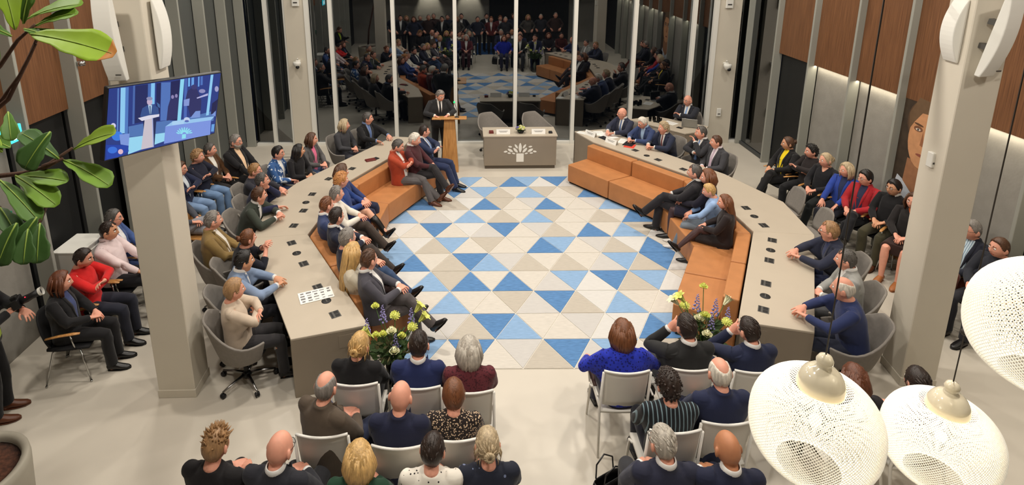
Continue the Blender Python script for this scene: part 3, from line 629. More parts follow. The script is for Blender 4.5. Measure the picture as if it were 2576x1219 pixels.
def leaf(base, tip, m, wfac=.58, seed=0, brown=False):
    base = np.array(base); tip = np.array(tip); r_ = random.Random(seed); d = tip-base; L_ = np.linalg.norm(d); d = d/L_
    view = -(base+tip)/2+np.array((0, 0, 4.861)); up = np.array((0, 0, 1.))*.8+view/np.linalg.norm(view)*.8+np.array((r_.uniform(-.3, .3), r_.uniform(-.3, .3), 0))
    n_ = up-d*up.dot(d); n_ /= np.linalg.norm(n_); s = np.cross(d, n_)
    NU, NV = 12, 8; vs = []; W_ = L_*wfac
    for i in range(NU+1):
        u = i/NU; wv = W_/2*1.08*u**.62*max(0, 1-u**6)**.5*(1-.17*math.exp(-((u-.36)/.13)**2)) if 0 < u < 1 else (.004 if u == 0 else W_*.10)
        for j in range(NV+1):
            v = -1+2*j/NV; ww = wv*(1+.06*math.sin(u*17+seed+v*2))
            h = -.10*L_*(u-.45)**2*2+abs(v)**1.3*wv*.30-.02*abs(math.sin(u*13+seed))*abs(v)*L_*.5
            vs.append(base-o3+d*(u*L_)+s*(v*ww)+n_*h)
    fs = [(i*(NV+1)+j, i*(NV+1)+j+1, (i+1)*(NV+1)+j+1, (i+1)*(NV+1)+j) for i in range(NU) for j in range(NV)]
    mb = MB(); mb.add(vs, fs, True)
    if brown: mb.mi = [1 if f[0]//(NV+1) >= NU-1 else 0 for f in mb.f]
    o = mb.build('leaf', [m, BROWN], tr); sm_ = o.modifiers.new('thickness', 'SOLIDIFY'); sm_.thickness = .0022
    mid = MB().tube([tuple(base-o3+d*(u*L_)+n_*(-.10*L_*(u-.45)**2*2+.003)) for u in (0, .2, .4, .6, .8, .97)], [.004, .0035, .003, .0025, .002, .001], 6).build('midrib', mat('leaf_midrib', (128, 150, 62), .6), o)
for i, (a, b) in enumerate(LEAVES): leaf(a, b, LM[(0, 1, 2, 2, 0, 3, 0, 3, 2, 2, 2, 1, 3, 3, 3, 1, 1, 1, 3, 1, 3)[i]], (.62, .6, .5, .42, .46, .6, .62, .75, .5, .42, .5, .42, .8, .7, .8, .6, .6, .6, .7, .6, .7)[i], i, i == 4)
rl = random.Random(5)
for i in range(22):
    k_ = rl.choice((3, 4, 4, 5, 5)); b = trunk[k_]+np.array((rl.uniform(-.25, .1), rl.uniform(-.25, .25), rl.uniform(-.3, .35))); a = rl.uniform(2.2, 4.4)
    leaf(b, b+np.array((math.cos(a)*.34, math.sin(a)*.34, rl.uniform(-.12, .2))), LM[i % 4], .6, 40+i)

# ------------------------------------------------------------------ floor bouquets in glass vases
PETW = mat('petal_white', (236, 234, 196), .6, sss=.1); PETY = mat('petal_yellow_green', (220, 224, 120), .6, sss=.1); LAV = mat('petal_lavender', (150, 142, 196), .7); STEM = mat('stem_green', (70, 104, 44), .6); FOL = mat('foliage_green', (62, 84, 44), .7, nscale=20, namt=.3); FOLB = mat('foliage_brown', (92, 88, 56), .8)
def flower_rose(t, p, r, m):
    o = MB(); p = Vector(p)
    for k_ in range(3):
        n_ = 5+k_; rr = r*(.35+.32*k_)
        for q in range(n_):
            a = 2*PI*q/n_+k_; e = Vector((math.cos(a), math.sin(a), 0)); s = Vector((-math.sin(a), math.cos(a), 0)); hgt = r*(1.1-.3*k_); b = p+Vector((0, 0, -r*.35*k_*.5))
            vs = [b+e*rr*.5-s*rr*.35, b+e*rr*.5+s*rr*.35, b+e*rr-s*rr*.6+Vector((0, 0, hgt*.6)), b+e*rr+s*rr*.6+Vector((0, 0, hgt*.6)), b+e*rr*1.1-s*rr*.35+Vector((0, 0, hgt)), b+e*rr*1.1+s*rr*.35+Vector((0, 0, hgt))]
            o.add(vs, [(0, 1, 3, 2), (2, 3, 5, 4)], True)
    o.ball(p+Vector((0, 0, r*.4)), r*.5, 8, 6)
    return o.build('rose', m, t)
def flower_lily(t, p, d, r, m):
    o = MB(); p = Vector(p); d = Vector(d).normalized(); x = d.orthogonal().normalized(); y = d.cross(x)
    for q in range(6):
        a = 2*PI*q/6; e = x*math.cos(a)+y*math.sin(a); s = d.cross(e)
        pts = [(0, .06), (.45, .2), (.9, .22), (1.25, .12), (1.4, .01)]; vs = []
        for i, (l_, w_) in enumerate(pts):
            c_ = p+d*(r*min(l_, .9))+e*(r*(.08+.55*(l_/1.4)**2.2)); vs += [c_-s*w_*r, c_+s*w_*r]
        o.add(vs, [(2*i, 2*i+1, 2*i+3, 2*i+2) for i in range(4)], True)
    for q in range(3): a = 2*PI*q/3; o.tube([p+d*r*.3, p+d*r*1.05+(x*math.cos(a)+y*math.sin(a))*r*.12], .002, 5)
    return o.build('lily', m, t)
def bouquet(label, loc, seed, items, vh=.48):
    t = empty('flower_arrangement', loc, 0, label, 'flowers'); t.scale = (1.12, 1.12, 1.06); r_ = random.Random(seed); top = vh
    MB().lathe([(.085, 0), (.09, .02), (.08, vh*.5), (.095, vh), (.088, vh), (.073, vh*.5), (.08, .03), (.001, .025)], 24).build('vase', CLEAR, t)
    mb = MB(); 
    for k_ in range(16): a = r_.uniform(0, 6.28); mb.tube([(math.cos(a)*.03, math.sin(a)*.03, .03), (math.cos(a)*.05, math.sin(a)*.05, vh), (math.cos(a)*.10, math.sin(a)*.10, vh+.14)], .004, 5)
    o = mb.build('stems', STEM, t); o['kind'] = 'stuff'
    for nm, m_, cnt, ln in (('foliage', FOL, 170, .10), ('dark_foliage', FOLB, 90, .07)):
        mb = MB()
        for k_ in range(cnt):
            a = r_.uniform(0, 6.28); rr = r_.uniform(.0, .20)**1; z = vh+.02+r_.uniform(-.03, .24)*(1-rr*2.4); p = Vector((math.cos(a)*rr, math.sin(a)*rr, z)); d = Vector((math.cos(a)*r_.uniform(.3, 1), math.sin(a)*r_.uniform(.3, 1), r_.uniform(-.3, 1))).normalized(); s = d.orthogonal().normalized(); l_ = ln*r_.uniform(.6, 1.3)
            mb.add([p, p+d*l_*.5+s*l_*.22, p+d*l_, p+d*l_*.5-s*l_*.22], [(0, 1, 2, 3)])
        o = mb.build(nm, m_, t); o['kind'] = 'stuff'
    for it in items:
        k_, x, y, z = it[:4]; p = Vector((x, y, z))
        MB().tube([(x*.2, y*.2, vh-.05), (x*.6, y*.6, vh+(z-vh)*.5), (x, y, z)], .004, 6).build('flower_stem', STEM, t)
        if k_ == 'r': flower_rose(t, p, .045, PETW)
        elif k_ == 'y': flower_rose(t, p, .038, PETY)
        elif k_ == 'l': flower_lily(t, p, (x, y, .25), .11, PETY if it[-1] == 1 else PETW)
        elif k_ == 'c':
            mb = MB()
            for q in range(46):
                a = q*2.4; ph = math.acos(1-1.5*q/46); e = Vector((math.sin(ph)*math.cos(a), math.sin(ph)*math.sin(a), math.cos(ph))); s = e.orthogonal().normalized(); mb.add([p+e*.02-s*.008, p+e*.02+s*.008, p+e*.052+s*.006, p+e*.052-s*.006], [(0, 1, 2, 3)])
            mb.ball(p, .036, 10, 6).build('chrysanthemum', PETY, t)
        else:
            mb = MB()
            for q in range(30): a = q*2.4; zz = .20*q/30; rr = .034*(1-q/36); mb.ball(p+Vector((math.cos(a)*rr, math.sin(a)*rr, zz-.04)), .013*(1-q/50), 6, 4)
            mb.build('delphinium', LAV, t)
bouquet('tall bouquet of white and lime flowers at the near left bench end', (-.80, 5.40, 0), 3,
        [('r', -.02, .0, .78), ('r', .02, -.14, .66), ('c', .18, .03, .80), ('c', -.0, .13, .86), ('y', -.10, -.02, .76), ('y', -.17, -.01, .74), ('y', .08, -.02, .74), ('l', .20, .10, .92, 1), ('l', .24, .06, .84, 1), ('l', -.22, .0, .72, 1), ('d', -.12, .14, .82), ('d', -.26, .04, .74), ('d', .16, .12, .80), ('d', .02, -.04, .62), ('y', -.20, .20, .92)])
bouquet('tall bouquet of white and lavender flowers at the near right bench end', (2.62, 5.62, 0), 8,
        [('r', -.05, .02, .74), ('r', -.02, -.12, .66), ('c', .20, -.04, .74), ('c', -.16, .12, .82), ('y', .03, .04, .76), ('y', -.0, .02, .78), ('l', -.24, .08, .86, 0), ('l', -.20, .04, .92, 1), ('l', .22, .10, .84, 0), ('d', -.04, .12, .80), ('d', .14, .10, .76), ('d', .24, .04, .70), ('y', .0, .1, 1.06), ('d', .06, -.02, .66)])
# ------------------------------------------------------------------ small things on the desks
PAPER = mat('paper_white', (236, 234, 228), .7); INK = mat('print_grey', (120, 118, 118), .7); RED = mat('dark_red_leather', (104, 34, 30), .5); BLKP = mat('black_folder', (30, 30, 34), .5)
def name_plate(label, loc, rz, grp='folded name plates'):
    t = empty('name_plate', loc, rz, label, 'name plate', grp); c_, a = math.cos(.35), .35
    for s in (1, -1):
        MB().box((0, s*.026, .052), (.30, .003, .11), M=Matrix.Rotation(s*a, 4, 'X')).build('card', PAPER, t)
    mb = MB()
    for z, w_ in ((.068, .20), (.048, .15)):
        mb.box((0, -.0265-(.052-z)*.36-.0025, z), (w_, .001, .008), M=Matrix.Rotation(-a, 4, 'X'))
    mb.build('printed_lines', INK, t)
ZT = .7505
name_plate('white name plate on the emblem desk, beside the dark red box', (.80, 12.12, .7705), 0); name_plate('white name plate on the emblem desk, beside the small black case', (1.57, 12.12, .7705), 0)
name_plate('white name plate at the end of the far right desk', (2.70, 12.0, ZT), -1.0); name_plate('white name plate in front of the grey-haired man in the blue suit', (3.03, 11.5, ZT), -1.0)
b = empty('flower_bowl', (1.19, 12.17, .7705), 0, 'small bowl of cream flowers on the emblem desk', 'flowers')
MB().lathe([(.05, 0), (.07, .03), (.075, .06), (.065, .06), (.04, .02)], 16).build('bowl', BLKP, b)
rb = random.Random(2)
for k_ in range(11): a = k_*2.4; rr = .028*math.sqrt(k_); flower_rose(b, (rr*math.cos(a), rr*math.sin(a), .10+.05*(1-rr*10)), .032, (PETW, PETY, LAV)[k_ % 5 == 4 and 2 or k_ % 2])
mb = MB()
for k_ in range(40):
    a = rb.uniform(0, 6.28); p = Vector((math.cos(a)*.06, math.sin(a)*.06, .07)); d = Vector((math.cos(a), math.sin(a), rb.uniform(-.3, .7))); s = Vector((-math.sin(a), math.cos(a), 0)); mb.add([p, p+d*.03+s*.012, p+d*.07, p+d*.03-s*.012], [(0, 1, 2, 3)])
o = mb.build('foliage', FOL, b); o['kind'] = 'stuff'
def small_box(name, label, cat, loc, d, m, rz=0, lid=True):
    t = MB().box((0, 0, d[2]/2), d, bev=.004).build(name, m); t.location = loc; t.rotation_euler[2] = rz; tag(t, label, cat)
    if lid: MB().box((0, 0, d[2]+.003), (d[0]*.9, d[1]*.9, .008), bev=.003).build('lid', m, t)
    return t
small_box('gavel_box', 'small dark red box on the left end of the emblem desk', 'box', (.54, 12.17, .7705), (.10, .09, .045), RED); small_box('microphone_base', 'small black case on the right end of the emblem desk', 'case', (1.84, 12.14, .7705), (.08, .07, .035), BLKP)
w1 = small_box('wallet', 'dark red wallet lying open on the far left desk', 'wallet', (-1.88, 10.62, ZT), (.20, .12, .018), RED, .5); MB().box((.12, .03, .008), (.10, .10, .012), rz=.4).build('flap', BLKP, w1)
nw = empty('newspaper', (-1.83, 6.17, ZT), .42, 'folded newspaper lying on the near left desk', 'newspaper')
bevelled(MB().box((0, 0, .004), (.40, .24, .007)).build('pages', PAPER, nw), .002, 1)
mb = MB(); rb = random.Random(7)
for r0 in range(4):
    for c0 in range(5):
        if rb.random() < .8: mb.box((-.155+c0*.078, -.085+r0*.055, .008), (rb.uniform(.03, .065), rb.uniform(.012, .035), .001))
mb.build('print', INK, nw)['kind'] = 'stuff'
def sheet(label, loc, rz, d=(.21, .297), m=None, n_=1, name='paper_sheet', cat='paper', grp='papers on the far right desk'):
    t = MB().box((0, 0, .002*n_/2+.0005), (d[0], d[1], .002*n_)).build(name, m or PAPER); t.location = loc; t.rotation_euler[2] = rz; tag(t, label, cat, grp); 
    if m is None:
        mb = MB()
        for k_ in range(6): mb.box((0, -.1+.035*k_, .002*n_+.0008), (d[0]*.7, .004, .0005))
        mb.build('printed_lines', INK, t)
sheet('white paper sheets in front of the bald man at the far right desk end', (3.05, 11.98, ZT), .4, (.3, .42), None, 3); sheet('white paper sheet under the hands of the blue-suited man', (3.32, 11.62, ZT), -.5); sheet('loose white sheet at the far tip of the far right desk', (2.55, 12.2, ZT), .9, (.15, .21))
sheet('second loose stack beside the name plate at the far right desk', (2.92, 12.15, ZT), .1, (.21, .297), None, 2)
sheet('black folder on the far right desk near the blue-suited man', (3.38, 11.45, ZT), -.6, (.2, .28), BLKP, 4, 'folder', 'folder', None); sheet('red sheet peeking from under the black folder', (3.36, 11.33, ZT-.0002), -.5, (.21, .25), mat('red_paper', (214, 70, 54), .6), 1, 'red_sheet', 'paper', None); sheet('closed dark tablet on the far right desk', (2.95, 11.83, ZT), .5, (.16, .22), BLKP, 4, 'tablet', 'tablet', None)
sheet('white paper on the corner desk beside the laptop', (4.72, 12.86, ZT), .6, (.21, .297), None, 2)
lp = empty('laptop', (5.03, 12.52, ZT), 2.45+PI/2+.35, 'open grey laptop on the corner desk, lid toward the room', 'laptop'); lp.rotation_euler[2] = -.42
GREYL = mat('laptop_grey', (150, 150, 146), .35, metal=.5)
MB().box((0, .11, .009), (.33, .23, .018), bev=.004).build('keyboard_base', GREYL, lp); MB().box((0, -.045, .115), (.33, .012, .215), bev=.004, M=Matrix.Rotation(math.radians(14), 4, 'X')).build('lid', GREYL, lp); MB().box((0, -.030, .115), (.31, .003, .195), M=Matrix.Rotation(math.radians(14), 4, 'X')).build('display', BLKP, lp)
for i, (x, y) in enumerate(((4.30, 13.02), (4.38, 12.95), (4.40, 13.07), (4.48, 13.0), (4.50, 12.9))):
    gl = MB().lathe([(.030, 0), (.036, .11), (.033, .11), (.028, .008), (.001, .008)], 16).build('water_glass', CLEAR); gl.location = (x, y, ZT); tag(gl, 'clear water glass in the cluster on the corner desk', 'glass', 'water glasses on the corner desk')
# ------------------------------------------------------------------ chairs
SHELLG = mat('shell_grey_fabric', (130, 124, 117), .8, nscale=30, namt=.06, bump=.1, bscale=200); SEATB = mat('seat_black_fabric', (26, 26, 28), .85); WHITEPL = mat('white_chair_plastic', (230, 226, 217), .42); ALU = mat('polished_aluminium', (150, 148, 146), .28, metal=1); PADBR = mat('brown_pad', (70, 46, 38), .6)
def prep(fn):
    cache = {}
    def make(label, loc, rz, group, cat='chair', **k):
        key = tuple(sorted(k.items()))
        if key not in cache:
            cache[key] = fn(**k); t = cache[key]
        else: t = copy_tree(cache[key])
        t.location = loc; t.rotation_euler = (0, 0, rz); tag(t, label, cat, group); return t
    return make
@prep
def swivel_chair(arms=True):
    t = empty('swivel_chair'); NA, NV = 26, 7; vs = []
    for i in range(NA+1):
        ph = math.radians(-128+256*i/NA); c_ = math.cos(ph)   # 0 = straight back
        b = max(0, (c_+.15)/1.15)**1.1; top = .65+.265*min(1, b*1.15)**1.6
        for j in range(NV+1):
            v = j/NV; z = .40+(top-.40)*v; r = .225+.085*v**.8; fy = 1.0 if c_ > 0 else 1.12
            vs.append((math.sin(ph)*r*1.08, -c_*r*fy-.02-.055*v*max(0, c_)+.02, z))
    fs = [(i*(NV+1)+j, (i+1)*(NV+1)+j, (i+1)*(NV+1)+j+1, i*(NV+1)+j+1) for i in range(NA) for j in range(NV)]
    o = MB().add(vs, fs, True).build('shell', SHELLG, t); s = o.modifiers.new('thickness', 'SOLIDIFY'); s.thickness = .026; s.offset = 1
    b = o.modifiers.new('round', 'BEVEL'); b.width = .008; b.segments = 2; b.limit_method = 'ANGLE'
    MB().lathe([(.001, .365), (.16, .375), (.225, .40), (.24, .435), (.23, .462), (.18, .472), (.001, .470)], 28, (0, .02, 0), M=Matrix.Diagonal((1, 1.02, 1, 1))).build('seat', SEATB, t)
    MB().lathe([(.028, .10), (.028, .24), (.020, .24), (.020, .36), (.07, .37), (.001, .375)], 14).build('gas_column', BLK, t)
    MB().lathe([(.001, .07), (.05, .07), (.055, .10), (.035, .125), (.001, .125)], 16).build('hub', BLK, t)
    for k_ in range(5):
        a = 2*PI*k_/5+.3; e = Vector((math.cos(a), math.sin(a), 0))
        MB().tube([e*.04+Vector((0, 0, .105)), e*.18+Vector((0, 0, .095)), e*.315+Vector((0, 0, .075))], [(.022, .014), (.017, .011), (.011, .009)], 8).build('leg', ALU, t)
        s_ = Vector((-e.y, e.x, 0)); M_ = Matrix.Rotation(PI/2, 4, 'X'); M_ = Matrix.Rotation(a, 4, 'Z') @ M_
        mb = MB(); 
        for q in (-1, 1): mb.lathe([(.001, -.009), (.026, -.009), (.030, 0), (.026, .009), (.001, .009)], 12, e*.315+s_*(q*.014)+Vector((0, 0, .031)), M=M_)
        mb.build('caster', BLK, t)
    return t
@prep
def wood_arm_chair(up='black', armr=True):
    t = empty('armchair'); m = {'black': SEATB, 'grey': SHELLG}.get(up, WOODL)
    vs = []; NX, NY = 8, 8
    for i in range(NX+1):
        for j in range(NY+1):
            x = -1+2*i/NX; y = -1+2*j/NY; k_ = 1-.10*y*y*(y < 0); vs.append((.225*x*k_*(1-.05*x*x*y*y), .02+.22*y, .435+.012*x*x-.02*max(0, y-.5)))
    fs = [(i*(NY+1)+j, (i+1)*(NY+1)+j, (i+1)*(NY+1)+j+1, i*(NY+1)+j+1) for i in range(NX) for j in range(NY)]
    o = MB().add(vs, fs, True).build('seat', m, t); s = o.modifiers.new('thickness', 'SOLIDIFY'); s.thickness = .028
    vs = []
    for i in range(NX+1):
        for j in range(NY+1):
            x = -1+2*i/NX; z = j/NY; wx = .12+.10*math.sin(PI*min(1, .25+z*.65)); vs.append((wx*x, -.20-.10*z+.035*x*x, .44+.40*z-.03*x*x*(z > .9)))
    o = MB().add(vs, fs, True).build('backrest', m, t); s = o.modifiers.new('thickness', 'SOLIDIFY'); s.thickness = .016
    for sx in (-1, 1):
        for sy, yb in ((1, .22), (-1, -.24)): MB().tube([(sx*.14, .06*sy, .415), (sx*.20, sy*.14, .40), (sx*.255, yb, .012)], .010, 8).lathe([(.013, 0), (.013, .02), (.001, .02)], 8, (sx*.255, yb, 0)).build('leg', CHROME, t)
        if armr:
            MB().tube([(sx*.20, .10, .41), (sx*.27, .12, .50), (sx*.28, .10, .64)], .009, 8).build('arm_post', CHROME, t)
            MB().tube([(sx*.29, -.14, .640), (sx*.285, .0, .655), (sx*.275, .14, .655), (sx*.27, .20, .650)], [(.018, .009), (.022, .011), (.024, .011), (.016, .008)], 10).build('armrest', WOODL, t)
    return t
@prep
def white_stack_chair(arms=False):
    t = empty('stacking_chair'); NX, NY = 10, 6; vs = []
    for i in range(NX+1):
        for j in range(NY+1):
            x = -1+2*i/NX; z = j/NY; vs.append((.215*x*(.95+.05*z), -.185-.065*z-.03*(1-x*x)+.01, .50+.42*z+.012*x*x*(z > .8)))
    fs = [(i*(NY+1)+j, (i+1)*(NY+1)+j, (i+1)*(NY+1)+j+1, i*(NY+1)+j+1) for i in range(NX) for j in range(NY)]
    o = MB().add(vs, fs, True).build('backrest', WHITEPL, t); s = o.modifiers.new('thickness', 'SOLIDIFY'); s.thickness = .018
    o.modifiers.new('round', 'BEVEL').width = .005
    rim = MB().tube([(.215*x*1.0, -.250-.03*(1-x*x)+.012, .923+.012*x*x) for x in [-1+2*k_/10 for k_ in range(11)]], .012, 8).build('top_rail', mat('white_gloss', (236, 233, 226), .3), t)
    vs = []
    for i in range(NX+1):
        for j in range(NY+1):
            x = -1+2*i/NX; y = -1+2*j/NY; vs.append((.22*x, .02+.215*y, .445+.012*x*x-.012*max(0, y-.4)*2))
    o = MB().add(vs, fs, True).build('seat', WHITEPL, t); s = o.modifiers.new('thickness', 'SOLIDIFY'); s.thickness = .03
    for sx in (-1, 1):
        MB().tube([(sx*.222, -.250, .925), (sx*.228, -.19, .46), (sx*.245, -.30, .0)], [.012, .014, .011], 8).build('leg', WHITEPL, t)
        MB().tube([(sx*.222, .12, .44), (sx*.235, .18, .42), (sx*.245, .24, .0)], [.012, .014, .011], 8).build('leg', WHITEPL, t)
        if arms:
            MB().tube([(sx*.24, .20, .44), (sx*.262, .20, .64), (sx*.262, -.24, .66)], .010, 8).build('arm_frame', WHITEPL, t); MB().tube([(sx*.262, .20, .655), (sx*.262, .02, .665), (sx*.262, -.12, .668)], [(.02, .012), (.024, .014), (.018, .012)], 8).build('armrest', PADBR, t)
    return t
# ------------------------------------------------------------------ people: rest-pose templates, skinned and posed in numpy
A = np.array
def rX(d): c, s = math.cos(math.radians(d)), math.sin(math.radians(d)); return A(((1, 0, 0), (0, c, -s), (0, s, c)))
def rY(d): c, s = math.cos(math.radians(d)), math.sin(math.radians(d)); return A(((c, 0, s), (0, 1, 0), (-s, 0, c)))
def rZ(d): c, s = math.cos(math.radians(d)), math.sin(math.radians(d)); return A(((c, -s, 0), (s, c, 0), (0, 0, 1)))
def unit(v): v = A(v, float); return v/max(1e-9, np.linalg.norm(v))
HS = 1.09
def joints(sit):
    P = .54 if sit else .96; J = {'P': P, 'pelvis': A((0, 0, P)), 'spine': A((0, -.02, P+.10)), 'chest': A((0, -.02, P+.25)), 'neck': A((0, -.02, P+.495)), 'head': A((0, .004, P+.545)), 'hc': A((0, .034, P+.528+.100*HS))}
    for s, n in ((1, 'R'), (-1, 'L')):
        J['sh'+n] = A((s*.182, -.02, P+.44)); J['el'+n] = A((s*.245, .03, P+.18)); J['wr'+n] = A((s*.175, .27, P+.20)); J['hip'+n] = A((s*.092, 0, P-.02))
        if sit: J['kn'+n] = A((s*.11, .43, P-.01)); J['an'+n] = A((s*.11, .445, .085))
        else: J['kn'+n] = A((s*.098, .025, .515)); J['an'+n] = A((s*.105, -.005, .085))
    return J
BONES = ['pelvis', 'spine', 'chest', 'neck', 'head', 'uaR', 'faR', 'haR', 'uaL', 'faL', 'haL', 'thR', 'shR_', 'foR', 'thL', 'shL_', 'foL']
def segs(J):
    S = [('pelvis', A((-.08, -.01, J['P']-.02)), A((.08, -.01, J['P']-.02)), .125), ('spine', J['spine'], J['spine']+A((0, 0, .12)), .14), ('chest', J['chest']+A((0, 0, .04)), J['chest']+A((0, 0, .20)), .15), ('chest', A((-.11, -.02, J['P']+.44)), A((.11, -.02, J['P']+.44)), .07),
         ('neck', J['neck']+A((0, 0, .02)), J['head']-A((0, 0, .01)), .055), ('head', J['hc']+A((0, 0, -.03)), J['hc']+A((0, 0, .04)), .10)]
    for s, n in ((1, 'R'), (-1, 'L')):
        d = unit(J['wr'+n]-J['el'+n]); S += [('ua'+n, J['sh'+n]+(J['el'+n]-J['sh'+n])*.12, J['el'+n], .05), ('fa'+n, J['el'+n], J['wr'+n], .04), ('ha'+n, J['wr'+n]+d*.015, J['wr'+n]+d*.16, .03)]
        S += [('th'+n, J['hip'+n]+(J['kn'+n]-J['hip'+n])*.2, J['kn'+n], .075), ('sh'+n+'_', J['kn'+n], J['an'+n], .055), ('fo'+n, J['an'+n]+A((0, .0, -.03)), J['an'+n]+A((0, .16, -.055)), .045)]
    return S
def edges_of(me):
    e = np.empty(len(me.edges)*2, np.int32); me.edges.foreach_get('vertices', e); return e.reshape(-1, 2)
def coords(me):
    c = np.empty(len(me.vertices)*3); me.vertices.foreach_get('co', c); return c.reshape(-1, 3)
def skin_weights(me, J, allow, it=5):
    V = coords(me); best = np.full(len(V), 1e9); idx = np.zeros(len(V), int)
    for b, p, q, r in segs(J):
        if allow and b not in allow: continue
        d = q-p; t = np.clip(((V-p)@d)/max(1e-9, d@d), 0, 1); ds = np.linalg.norm(V-(p+t[:, None]*d), axis=1)-r
        m = ds < best; best[m] = ds[m]; idx[m] = BONES.index(b)
    W = np.zeros((len(V), len(BONES))); W[np.arange(len(V)), idx] = 1; E_ = edges_of(me); deg = np.bincount(E_.ravel(), minlength=len(V))[:, None]+1e-9
    for _ in range(it):
        S = np.zeros_like(W); np.add.at(S, E_[:, 0], W[E_[:, 1]]); np.add.at(S, E_[:, 1], W[E_[:, 0]]); W = .4*W+.6*S/deg
    return V, W/W.sum(1, keepdims=True), idx
def remeshed(mb, vox, ratio, smooth=2, disp=None):
    me = mb.mesh('tmp'); o = bpy.data.objects.new('tmp', me); C.objects.link(o)
    r = o.modifiers.new('r', 'REMESH'); r.mode = 'VOXEL'; r.voxel_size = vox
    if smooth: s = o.modifiers.new('s', 'SMOOTH'); s.factor = .5; s.iterations = smooth
    d = o.modifiers.new('d', 'DECIMATE'); d.ratio = ratio
    dg = bpy.context.evaluated_depsgraph_get(); m2 = bpy.data.meshes.new_from_object(o.evaluated_get(dg)); bpy.data.objects.remove(o)
    if disp is not None:
        V = coords(m2); N = np.empty(len(V)*3); m2.vertices.foreach_get('normal', N); V = V+N.reshape(-1, 3)*disp(V)[:, None]; m2.vertices.foreach_set('co', V.ravel())
    m2.polygons.foreach_set('use_smooth', [True]*len(m2.polygons)); m2.materials.clear(); return m2
# ---- head shape
def head_pts(D):
    """unit directions (N,3), x right y front -> head surface points (metres, centred)"""
    a, b, c = .0745, .096, .117; p = D*A((a, b, c)); x, y, z = p.T.copy(); t = np.clip(-z/c, 0, 1)
    x = x*(1-.30*t**1.7); y = np.where(y < 0, y*(1-.50*t**1.5), y*(1-.03*t)); y = np.where((y > .05), .05+(y-.05)*.86, y); x = x*(1+.05*np.exp(-((z+.02)/.03)**2)*(y > 0))
    f = np.clip((y-.02)/.04, 0, 1); g = lambda q, m, s: np.exp(-((q-m)/s)**2)
    dy = .021*g(x, 0, .0125)*g(z, -.018, .019)+.012*g(x, 0, .010)*g(z, .008, .022)+.0045*g(z, .034, .011)*g(x, 0, .05)-.011*(g(x, .031, .014)+g(x, -.031, .014))*g(z, .013, .0115)
    dy += .007*g(x, 0, .021)*g(z, -.057, .011)-.005*g(x, 0, .024)*g(z, -.057, .0032)+.009*g(x, 0, .02)*g(z, -.099, .016)+.004*(g(x, .043, .016)+g(x, -.043, .016))*g(z, -.014, .016)-.003*g(x, 0, .02)*g(z, -.076, .008)
    return np.stack([x, y+dy*f, z], 1)*HS
def add_head(mb, hc):
    NA_, NE = 84, 60; D = []
    for i in range(NE+1):
        e = -PI/2+PI*i/NE
        for j in range(NA_): a = 2*PI*j/NA_; D.append((math.cos(e)*math.sin(a), math.cos(e)*math.cos(a), math.sin(e)))
    Pt = head_pts(A(D))+hc; fs = [(i*NA_+j, i*NA_+(j+1) % NA_, (i+1)*NA_+(j+1) % NA_, (i+1)*NA_+j) for i in range(NE) for j in range(NA_)]
    fs = [f[::-1] for f in fs]; mb.add([tuple(p) for p in Pt], fs+[tuple(range(NA_)), tuple(NE*NA_+j for j in range(NA_))[::-1]])
    for s in (-1, 1):
        M_ = Matrix.Rotation(s*.35, 4, 'Z') @ Matrix.Rotation(-.18, 4, 'X'); mb.ball(tuple(hc+A((s*.081, -.008, -.004))*HS), (.011*HS, .021*HS, .033*HS), 14, 10, M_); mb.ball(tuple(hc+A((s*.077, .004, -.028))*HS), (.008, .009, .010), 10, 6)
def add_hand(mb, w, d, s):
    """w wrist, d pointing direction, s = +1 right / -1 left; palm faces down-inward, fingers gently curled"""
    d = unit(d); n_ = unit(A((-s*.35, .1, -1.))-d*(A((-s*.35, .1, -1.))@d)); th = np.cross(n_, d)*s   # thumb side
    if th[0]*s > 0: th = -th
    k = 1.05; pt = lambda f, t_, m=0: tuple(w+(d*f+th*t_+n_*m)*k)
    up = tuple(n_)
    mb.tube([pt(-.03, 0), pt(.0, 0), pt(.03, .0), pt(.06, .001), pt(.088, 0), pt(.098, 0)], [(.023, .021), (.027, .019), (.037, .017), (.043, .015), (.042, .0125), (.034, .008)], 12, up=up)
    for i, (o_, L_, fan) in enumerate(((.033, .070, .17), (.0115, .079, .05), (-.0105, .073, -.07), (-.031, .056, -.20))):
        P_ = [A((.078, o_*.9, 0.)), A((.094, o_, .001))]; ang = .16+.05*i; q = P_[-1]
        for sg, f_ in enumerate((.46, .31, .23)):
            ang += (.24, .42, .32)[sg]; q = q+A((math.cos(ang)*math.cos(fan), math.sin(fan)*1.0, math.sin(ang)))*L_*f_; P_.append(q)
        r0 = (.0098, .0098, .0092, .0082)[i]; mb.tube([pt(*p) for p in P_], [r0, r0, r0*.96, r0*.9, r0*.66], 8, up=up)
    T = [A((.012, .020, .004)), A((.035, .044, .010)), A((.062, .062, .018)), A((.084, .066, .026)), A((.098, .064, .031))]
    mb.tube([pt(*p) for p in T], [.015, .0145, .0115, .0105, .007], 8, up=up)
def superring(mb, st, n=28, ex=2.5):
    """torso loft: stations (z, half width, front, back, y centre)"""
    vs = []
    for z, a, f, b, yc in st:
        for j in range(n):
            t = 2*PI*j/n; c_, s_ = math.cos(t), math.sin(t); x = a*abs(c_)**(2/ex)*(1 if c_ > 0 else -1); yy = abs(s_)**(2/ex); vs.append((x, yc+(f*yy if s_ > 0 else -b*yy), z))
    k = len(st); fs = [(i*n+j, i*n+(j+1) % n, (i+1)*n+(j+1) % n, (i+1)*n+j) for i in range(k-1) for j in range(n)]
    return mb.add(vs, fs+[tuple(range(n))[::-1], tuple((k-1)*n+j for j in range(n))])
